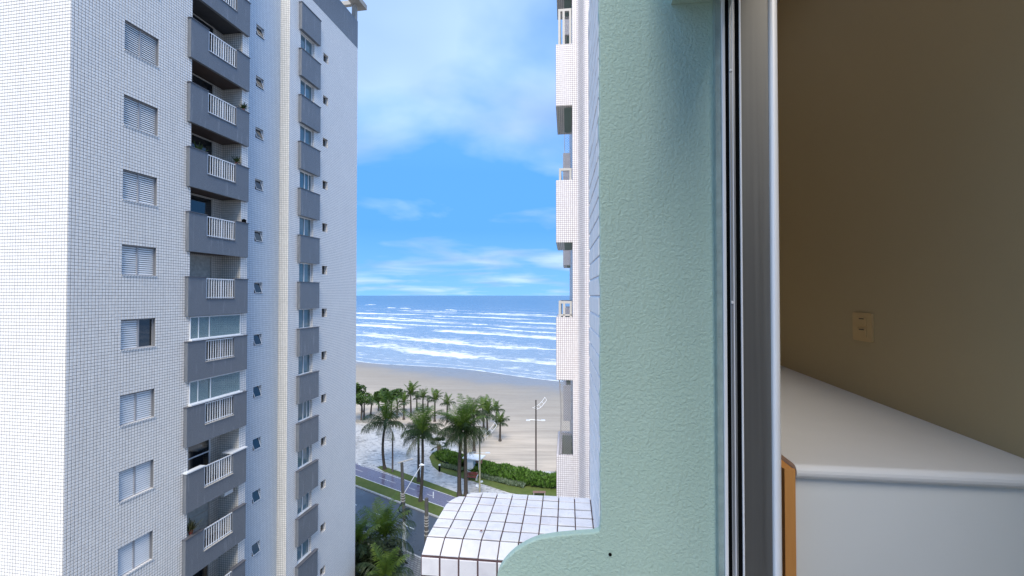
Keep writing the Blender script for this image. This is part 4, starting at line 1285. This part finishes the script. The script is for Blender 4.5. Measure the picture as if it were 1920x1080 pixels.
def trunk_mesh(top, r0, r1, mat, lean=0.0):
    mb = MB(); n = 9; pts = []; rs = []
    for i in range(n + 1):
        u = i / n; bow = sin(pi * u) * lean
        pts.append((top.x * u ** 1.3 + bow, top.y * u, top.z * u)); rs.append(r0 + (r1 - r0) * u + (.10 if i == 0 else 0))
    mb.tube(pts, rs, 8); return mb.mesh('trunk', mat, True)


def palm(name, bx, by, cx_, cy_, R_, nf, label, group, small=False, old=2, lean=0.0, tr=(.17, .11), light=0, cat='palm tree', tilt=0.0):
    g0 = gp(bx, by); top = at_depth(cx_, cy_, g0.y + random.uniform(-.3, .3)) - g0
    root = thing(name, label, cat, g0, 0, group)
    link('trunk', trunk_mesh(top, tr[0], tr[1], M['trunk'], lean), root)
    sets = FS if small else FB; sc = R_ / 2.55
    for i in range(nf):
        q = i / max(1, nf - 1)
        lvl = min(6, int(q * (5.99 if old == 0 else 6.4))); lvl = max(0, lvl - light)
        me_ = random.choice(sets[lvl]); az = i * 2.39996 + random.uniform(-.25, .25)
        s_ = sc * random.uniform(.85, 1.1) * (1.35 if lvl < 2 else 1.12 if lvl < 4 else .95)
        link('frond', me_, root, tuple(top + Vector((0, 0, random.uniform(-.1, .1)))), (random.uniform(-.25, .25), random.uniform(-.12, .12) + tilt, az), (s_, s_, s_))
    if not small:
        mb = MB()
        for i in range(9):
            a = random.random() * 6.28; c0 = top + Vector((cos(a) * .28, sin(a) * .28, -.35 + random.uniform(-.15, .1))); mb.tube([c0 + Vector((0, 0, .13)), c0, c0 - Vector((0, 0, .13))], [.04, .12, .05], 6)
        mb.build('coconuts', M['leaf_old'], root)
    return root


GP = 'palm trees on the seafront'
palm('palm_tree', 721.5, 880, 723, 793, 2.9, 20, 'coconut palm with long drooping fronds standing at the left end of the grass strip', GP, lean=-.35, tr=(.22, .15))
palm('palm_tree', 785, 903, 784.5, 808, 2.1, 18, 'thinner palm of the close pair, its trunk base further back on the grass', GP, tr=(.20, .13))
palm('palm_tree', 788.5, 940, 792, 814, 2.4, 22, 'dense dark palm of the close pair, its base on the nearer grass', GP, lean=.15, tr=(.20, .15))
palm('palm_tree', 861.5, 932, 865, 810, 2.5, 24, 'left palm of the tallest pair with leaning grey trunk in front of the hedge', GP, lean=-.1, tr=(.27, .18))
palm('palm_tree', 873.5, 934, 872, 808, 2.6, 24, 'right palm of the tallest pair with a straight dark trunk in front of the hedge', GP, tr=(.25, .18))
palm('palm_tree', 889, 848, 888, 778, 2.0, 18, 'palm rising from the sand behind the white kiosk', GP, tr=(.24, .16))
FAR = 'small palms on the sand'
for (bx, by, cx_, cy_, R_, nf, lab) in (
        (770.5, 779, 770, 741, 1.75, 15, 'tallest of the small palms on the sand, behind the close pair of palms'),
        (757, 786, 757, 756, 1.15, 13, 'small palm left of the tallest small palm, base clear on the sand'),
        (757.5, 772, 757.5, 746, 1.0, 10, 'small palm whose crown peeps over the one in front of it'),
        (781.5, 769, 781.5, 748, .95, 10, 'short thin palm just right of the tallest small palm'),
        (793, 772, 793, 746, 1.4, 12, 'mid-sized small palm, second right of the tallest small one'),
        (802, 768, 802.5, 751, .6, 8, 'tiniest palm on the sand'),
        (815, 790, 815.5, 751, 1.45, 13, 'small palm alone between the close pair and the tallest pair of palms'),
        (682.5, 786, 683, 756, 1.1, 11, 'small palm beside the tree at the tower edge'),
        (695, 778, 697, 756, 1.2, 11, 'small yellowish palm left of the drooping coconut palm'),
        (679, 772, 677.5, 748, .9, 9, 'thin palm half behind the tree at the tower edge'),
        (838.5, 790, 838.5, 760, 1.5, 12, 'small palm half hidden by the left fronds of the tallest pair'),
        (914, 815, 913, 778, 1.9, 14, 'palm on the sand directly right of the tallest pair'),
        (907, 802, 905, 765, 1.5, 12, 'palm peeping above the right fronds of the tallest pair'),
        (930, 795, 930.5, 771, 1.4, 12, 'pale palm furthest right but one on the sand'),
        (937.5, 826, 938, 794, 1.35, 15, 'short bright green palm furthest right on the sand')):
    palm('palm_tree', bx, by, cx_, cy_, R_, nf, lab, FAR, small=True, old=0, tr=(.20, .13), light=1)

# fan palm at the hedge end
g0 = gp(823, 852); fp = thing('fan_palm', 'short fan palm with shaggy brown skirt at the left end of the hedge', 'palm tree', g0)
top = at_depth(823, 835, g0.y) - g0
link('trunk', trunk_mesh(top, .28, .30, M['brown_bench']), fp)
for i in range(20):
    mb = MB(); n = 9; st_ = Vector((1.0, 0, .0)); 
    mb.bar((0, 0, 0), (.9, 0, 0), .02)
    for k in range(n):
        a = -1.1 + 2.2 * k / (n - 1); d_ = Vector((cos(a), sin(a), -.1)); wv = Vector((-sin(a), cos(a), 0)) * .09
        mb.quad([st_ - Vector((.1, 0, 0)), st_ + d_ * .5 + wv, st_ + d_ * .95, st_ + d_ * .5 - wv])
    el = [1.2, .8, .4, .1, -.5][i % 5]
    o = mb.build('fan_leaf', M['leaf_dark'] if i % 5 < 4 else M['leaf_old'], fp)
    o.location = top; o.rotation_euler = (0, -el, i * 2.4); o.scale = (.85, .85, .85)


def leaf_crown(name, mat, parent, blobs, nleaf, size, loc=(0, 0, 0), **kw):
    mb = MB()
    for (c, rx, ry, rz) in blobs:
        for i in range(nleaf):
            while True:
                v = Vector((random.uniform(-1, 1), random.uniform(-1, 1), random.uniform(-1, 1)))
                if .25 < v.length < 1: break
            v = v * (v.length ** -.35 if v.length > 0 else 1) * .92
            p = Vector(c) + Vector((v.x * rx, v.y * ry, v.z * rz)); s_ = size * random.uniform(.6, 1.3)
            a = Vector((random.gauss(0, 1), random.gauss(0, 1), random.gauss(0, .5))).normalized(); u = a.cross(Vector((random.gauss(0, .4), random.gauss(0, .4), 1))).normalized()
            mb.quad([p - a * s_, p + u * s_ * .5, p + a * s_, p - u * s_ * .5])
    return mb.build(name, mat, parent, **kw)


def almond(bx, by, cx_, cy_, wpx, hpx, ntr, label, sz=.28, leafs=170):
    g0 = gp(bx, by); Y = g0.y; k = Y / F; ctr = at_depth(cx_, cy_, Y) - g0; rt = thing('beach_tree', label, 'tree', g0, 0, 'broad-leaved trees at the beach edge')
    mb = MB(); blobs = []
    for t in range(ntr):
        fx = (t - (ntr - 1) / 2) * wpx * k * .3
        for b_ in range(3):
            e = ctr + Vector((fx + random.uniform(-.25, .25) * wpx * k, random.uniform(-1, 1), random.uniform(-.2, .1) * hpx * k))
            mb.tube([(fx * .8, 0, 0), (fx * .8 + .1, 0, ctr.z * .55), tuple(e)], [.20, .14, .05], 6)
    mb.build('trunk', M['trunk'], rt, smooth=True)
    for i in range(13):
        a = random.random() * 6.28; rr = sqrt(random.random()) * .38
        blobs.append((ctr + Vector((cos(a) * rr * wpx * k, sin(a) * rr * wpx * k * .8, random.uniform(-.3, .3) * hpx * k)), wpx * k * .19, wpx * k * .18, hpx * k * .26))
    leaf_crown('crown', M['leaf_tree'], rt, blobs, leafs, sz)
    return rt


almond(671, 792, 668, 737, 52, 42, 2, 'large dark tree half hidden by the edge of the tiled tower', .30, 230)
almond(709.5, 770, 709, 744, 26, 20, 1, 'small round-headed tree left of the wide double-trunked tree')
almond(733, 784, 734, 739, 46, 20, 3, 'wide flat-topped tree with several trunks behind the drooping coconut palm', .28, 190)

# near garden at the foot of the tower
GN = 'palms in the garden at the foot of the tower'
random.seed(5)


def near_palm(px, py, Y, R_, nf, label, light=1):
    c = at_depth(px, py, Y); rt = thing('palm_tree', label, 'palm tree', (c.x, c.y, 0), 0, GN)
    top = Vector((0, 0, c.z)); link('trunk', trunk_mesh(top, .2, .14, M['trunk']), rt)
    for i in range(nf):
        lvl = max(0, min(6, int(i / nf * 6.6)) - light); az = i * 2.4 + random.uniform(-.2, .2); s_ = R_ / 2.55 * random.uniform(.9, 1.1)
        link('frond', random.choice(FB[lvl]), rt, tuple(top), (random.uniform(-.2, .2), random.uniform(-.1, .1), az), (s_, s_, s_))


near_palm(722, 1008, 38.5, 2.6, 22, 'bright palm by the road in the garden below, in front of the white painted pole')
near_palm(722, 1088, 33.5, 2.0, 18, 'lowest palm at the bottom edge of the gap between the buildings')
near_palm(668, 1030, 36.5, 2.2, 18, 'garden palm half hidden by the tower edge, near the yellow line')
bl = []
g0 = gp(716, 1100); kk = 37 / F
rt = thing('garden_tree', 'dark tangled bushy tree under the near palms in the garden', 'tree', (at_depth(712, 1050, 37).x, 37, 0))
for i in range(26):
    px_, py_ = random.uniform(672, 745), random.uniform(1018, 1075)
    if px_ > 735 and py_ < 1022: continue
    q = at_depth(px_, py_, random.uniform(35.5, 38)); bl.append((q - rt.location, 1.0, 1.0, .8))
leaf_crown('crown', M['leaf_mass'], rt, bl, 210, .16)
mb = MB()
for i in range(5): mb.tube([(random.uniform(-.2, .2), 0, 0), (random.uniform(-.8, .8), 0, 2.0), (random.uniform(-1.6, 1.6), random.uniform(-.8, .8), 4.2)], [.16, .11, .05], 6)
mb.build('trunk', M['trunk'], rt)
# white cars / stones glimpsed under the foliage: a low white garden wall
q0, q1 = at_depth(668, 1076, 39.6), at_depth(742, 1012, 43.0)
wl = MB(); a = Vector((q0.x, q0.y, 0)); c = Vector((gp(738, 1040).x, gp(738, 1040).y, 0)); nrm = Vector((-(c - a).y, (c - a).x, 0)).normalized() * .2
wl.prism([tuple(x)[:2] for x in (a, c, c + nrm, a + nrm)], 0, .9); o = wl.build('garden_wall', M['coping_white']); o['label'] = 'low white garden wall glimpsed through the foliage below'; o['category'] = 'wall'

# hedges: many blades over a rounded body
def hedge(line, label, h, wd, leafmat, nper, sz, name='hedge', cat='hedge'):
    P = [gp(*p) for p in line]; mb = MB(); rt = thing(name, label, cat, P[0])
    for a, c in zip(P, P[1:]):
        l = (c - a).length; d_ = (c - a).normalized(); nn = Vector((-d_.y, d_.x, 0))
        for i in range(int(l * nper)):
            t = random.random(); s_ = random.uniform(-1, 1); arch = sqrt(max(.0, 1 - s_ * s_ * .8)); hh = h * arch * random.uniform(.35, 1.0) ** .5 * (0.82 + .25 * sin((a.x + d_.x * l * t) * 1.7) * sin((a.x + l * t) * .9))
            p = a + (c - a) * t + nn * s_ * wd / 2 + Vector((0, 0, hh)) - P[0]
            dr_ = Vector((random.gauss(0, .5), random.gauss(0, .5), random.uniform(.3, 1.2))).normalized(); ww = dr_.cross(Vector((random.gauss(0, 1), random.gauss(0, 1), .1))).normalized() * sz * .28; ll = sz * random.uniform(.7, 1.5)
            mb.quad([p - ww, p + ww, p + dr_ * ll + ww * .3, p + dr_ * ll - ww * .3])
    mb.build('foliage', leafmat, rt)
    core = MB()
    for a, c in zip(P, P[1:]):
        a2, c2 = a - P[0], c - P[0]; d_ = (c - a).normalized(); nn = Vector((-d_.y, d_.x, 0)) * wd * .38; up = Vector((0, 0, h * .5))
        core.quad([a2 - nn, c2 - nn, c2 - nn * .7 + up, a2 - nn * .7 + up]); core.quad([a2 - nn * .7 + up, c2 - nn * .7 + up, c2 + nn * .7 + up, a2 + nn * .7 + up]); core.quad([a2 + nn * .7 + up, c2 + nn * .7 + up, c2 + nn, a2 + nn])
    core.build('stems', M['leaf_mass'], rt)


hedge([(829, 857), (845, 866), (872, 877)], 'green leafy hedge between the fan palm and the white kiosk', 1.3, 2.6, M['leaf_hedge'], 520, .36)
hedge([(892, 880), (925, 888), (965, 898), (1000, 905), (1025, 908), (1060, 910), (1120, 912)], 'long bright green hedge right of the white kiosk along the sand', 1.35, 3.4, M['leaf_hedge'], 600, .36)
hedge([(826, 875), (850, 880), (868, 885)], 'grey-green low shrubs in front of the left hedge', .5, 1.0, M['leaf_silver'], 260, .2, 'shrub_border', 'shrubs')
hedge([(898, 893), (925, 900), (955, 908), (985, 914)], 'silvery low shrubs along the front of the long hedge', .5, 1.1, M['leaf_silver'], 260, .22, 'shrub_border', 'shrubs')

# white kiosk between the hedges
g0 = gp(884, 884); k = g0.y / F
ki = thing('kiosk', 'small white kiosk with a flat overhanging canopy between the hedges', 'kiosk', g0, -radians(20))
b = MB(); b.box(-.75, .55, -.7, .7, 0, 2.05); b.build('body', M['white_paint'], ki)
b = MB(); b.box(-.95, 1.75, -1.0, .95, 2.052, 2.17); b.build('canopy', M['white_paint'], ki)
b = MB(); b.box(.9, 1.9, -.6, -.5, 1.55, 2.04); b.build('awning', M['brown_bench'], ki)
b = MB(); b.box(1.5, 1.56, -.9, -.84, 0, 2.05); b.build('post', M['white_paint'], ki)


# benches
def bench(px, py, rz, wd, mat, label, back=True):
    g0 = gp(px, py); rt = thing('park_bench', label, 'bench', g0, rz, 'benches facing the promenade')
    for i in range(4): MB().box(-wd / 2, wd / 2, -.30 + i * .145, -.30 + i * .145 + .13, .42, .46).build('seat_plank', mat, rt)
    if back:
        for i in range(3): MB().box(-wd / 2, wd / 2, .30 + i * .02, .335 + i * .02, .52 + i * .15, .65 + i * .15).build('back_plank', mat, rt)
    for x in (-wd / 2 + .12, wd / 2 - .12):
        m_ = MB(); m_.box(x - .05, x + .05, -.28, .32, 0, .419); m_.build('leg', M['concrete'], rt)
        if back: m_ = MB(); m_.box(x - .04, x + .04, .336, .40, .40, .98); m_.build('back_support', M['concrete'], rt)
    for x in (-wd / 2 - .03, wd / 2 + .03):
        if back: m_ = MB(); m_.box(x - .04, x + .04, -.3, .34, .60, .66); m_.box(x - .04, x + .04, -.3, -.24, 0, .599); m_.build('armrest', M['coping_white'], rt)


bench(885, 900, -.18, 1.45, M['maroon'], 'dark red plank bench with backrest in front of the white kiosk')
bench(1011, 929, -.02, 1.6, M['brown_bench'], 'brown backless plank bench on the lawn before the long hedge', False)

# lamp posts with ladder-like festive arms
def ladder_arm(mb, base, dx, dz, n=7):
    P = []
    for i in range(n + 1):
        u = i / n; P.append(Vector((dx * u, 0, dz * (u ** 1.8))))
    off = Vector((dx * .0 - .0, 0, .55))
    A = [base + p for p in P]; B_ = [base + p + Vector((-.30 * (1 - .2 * i / n) if False else 0, 0, .38)) + Vector((-.25, 0, 0)) for i, p in enumerate(P)]
    mb.tube(A, .035, 5); mb.tube(B_, .035, 5)
    for a, c in list(zip(A, B_))[1::2]: mb.bar(a, c, .028)


def lamp_post(px, ytop, ybase, mat, label, arm_h, arm, lamp_h, r=.13):
    g0 = gp(px, ybase); top = at_depth(px, ytop, g0.y).z
    rt = thing('lamp_post', label, 'lamp post', g0, 0, 'tall posts on the seafront')
    MB().tube([(0, 0, 0), (0, 0, top * .5), (0, 0, top)], [r, r * .85, r * .65], 10).build('post', mat, rt, smooth=True)
    if arm:
        mb = MB(); ladder_arm(mb, Vector((.05, 0, top * arm_h)), arm[0], arm[1]); mb.bar((0, 0, top * arm_h + .1), (-.5, 0, top * arm_h + .25), .03); mb.build('ladder_ornament', M['white_paint'], rt)
    if lamp_h:
        mb = MB(); z = top * lamp_h; mb.bar((-.9, 0, z + .15), (1.0, 0, z), .045)
        for sx in (-1.1, 1.0): mb.box(sx - .28, sx + .28, -.14, .14, z - .02, z + .10)
        mb.build('lamp_head', M['coping_white'], rt)
    return rt


lamp_post(1005, 750, 888, M['pole_dark'], 'dark lamp post on the sand, rightmost, with white ladder ornament at its tip', .875, (1.45, 1.3), .72)
lamp_post(899.5, 799, 926, M['pole_olive'], 'olive post in front of the kiosk with curved white ladder ornament', .81, (2.1, 1.7), .60, .12)
o = lamp_post(736, 810, 885, M['pole_dark'], 'plain dark post on the grass strip between coconut palms', 0, None, 0, .13)

# lighting column by the road and utility posts on the near pavement
g0 = gp(758, 1032); rt = thing('utility_pole', 'banded utility pole with whitewashed foot and long street lamp arm beside the near palms', 'pole', g0, 0, 'utility poles on the near pavement')
zt_ = at_depth(753.5, 868, g0.y).z; tx = (at_depth(753.5, 868, g0.y) - g0).x
MB().tube([(0, 0, 0), (0, 0, 2.9)], [.20, .185], 10).build('whitewashed_foot', M['pole_white'], rt)
MB().tube([(0, 0, 2.9), (tx * .5, 0, zt_ * .6), (tx, 0, zt_)], [.18, .17, .14], 10).build('shaft', M['pole_concrete'], rt)
for z in (4.55, 4.8, 5.05, 5.3, 5.5): MB().tube([(tx * z / zt_, 0, z), (tx * z / zt_, 0, z + .09)], .23, 10).build('band', M['dark_metal'] if z < 4.7 else M['concrete'], rt)
MB().box(.12, .50, -.25, .05, 3.55, 4.15).build('junction_box', M['dark_metal'], rt)
m_ = MB(); ring = [Vector((-.32 + .20 * cos(a * pi / 8), -.05, 4.05 + .36 * sin(a * pi / 8))) for a in range(17)]; m_.tube(ring, .055, 6, False); m_.build('cable_coil', M['black'], rt)
p0 = at_depth(746, 868, g0.y) - g0; p1 = at_depth(775, 860, g0.y) - g0
MB().box(0, 1, 0, 1, 0, 1)
m_ = MB(); m_.tube([p0, p1], .06, 6); m_.build('crossarm', M['beige_frame'], rt)
p0 = at_depth(757, 926, g0.y) - g0; p1 = at_depth(790, 872, g0.y) - g0
m_ = MB(); m_.tube([p0, p0.lerp(p1, .5) + Vector((0, 0, .03)), p1], .035, 6); m_.build('lamp_arm', M['white_paint'], rt)
m_ = MB(); m_.tube([p1 + Vector((-.2, 0, -.05)), p1 + Vector((0, 0, .04)), p1 + Vector((.3, 0, 0))], [.06, .14, .06], 8); m_.build('lamp_head', M['coping_white'], rt)
g0 = gp(799.5, 1058); rt = thing('utility_pole', 'short dark banded utility pole right beside the white ledge', 'pole', g0, 0, 'utility poles on the near pavement')
zt_ = at_depth(799.5, 934, g0.y).z
MB().tube([(0, 0, 0), (0, 0, zt_)], [.20, .17], 10).build('shaft', M['pole_concrete'], rt)
for z in (.72, .70, .66, .62, .58, .50, .44): MB().tube([(0, 0, zt_ * z), (0, 0, zt_ * z + .07)], .225, 10).build('band', M['concrete'], rt)

# small garden light, dog and litter
g0 = gp(824, 884); rt = thing('garden_light', 'short black garden light with white cap on the lawn near the fan palm', 'light', g0)
MB().tube([(0, 0, 0), (0, 0, .85)], .14, 8).build('post', M['black'], rt); MB().tube([(0, 0, .851), (0, 0, 1.0)], [.16, .13], 8).build('cap', M['coping_white'], rt)
g0 = gp(895, 914); rt = thing('plastic_bag', 'crumpled white plastic bag on the path below the red bench', 'bag', g0)
m_ = MB()
for i in range(10):
    a = random.random() * 6; m_.tube([(0, 0, 0), (cos(a) * .15, sin(a) * .15, .18 + .1 * random.random()), (cos(a + 1) * .1, sin(a + 1) * .1, .42)], [.14, .12, .03], 5)
m_.build('sack', M['coping_white'], rt)
g0 = gp(902, 905); rt = thing('paper_box', 'small white box lying beside the olive post', 'box', g0, .4)
MB().box(-.22, .22, -.15, .15, 0, .2).build('carton', M['coping_white'], rt); MB().box(-.23, .0, -.16, .16, .201, .22).build('flap', M['coping_white'], rt)

# small fallen leaf on the ledge
lp2 = OBM @ Vector((on_plane(906, 1004, .11)[0], .08, ZL + .006)); m_ = MB()
m_.quad([(-.006, 0, 0), (0, -.003, .003), (.006, 0, .001), (0, .003, .002)]); m_.quad([(-.004, .002, .002), (0, .0, .005), (.005, .003, .002), (0, .005, .001)])
o = m_.build('dry_leaf', M['maroon']); o.location = lp2; o['label'] = 'tiny brown dry leaf lying on the white tiled ledge'; o['category'] = 'leaf'

S.render.engine = 'CYCLES'
S.cycles.max_bounces = 8
S.cycles.diffuse_bounces = 4
S.cycles.transparent_max_bounces = 12
S.cycles.use_denoising = True
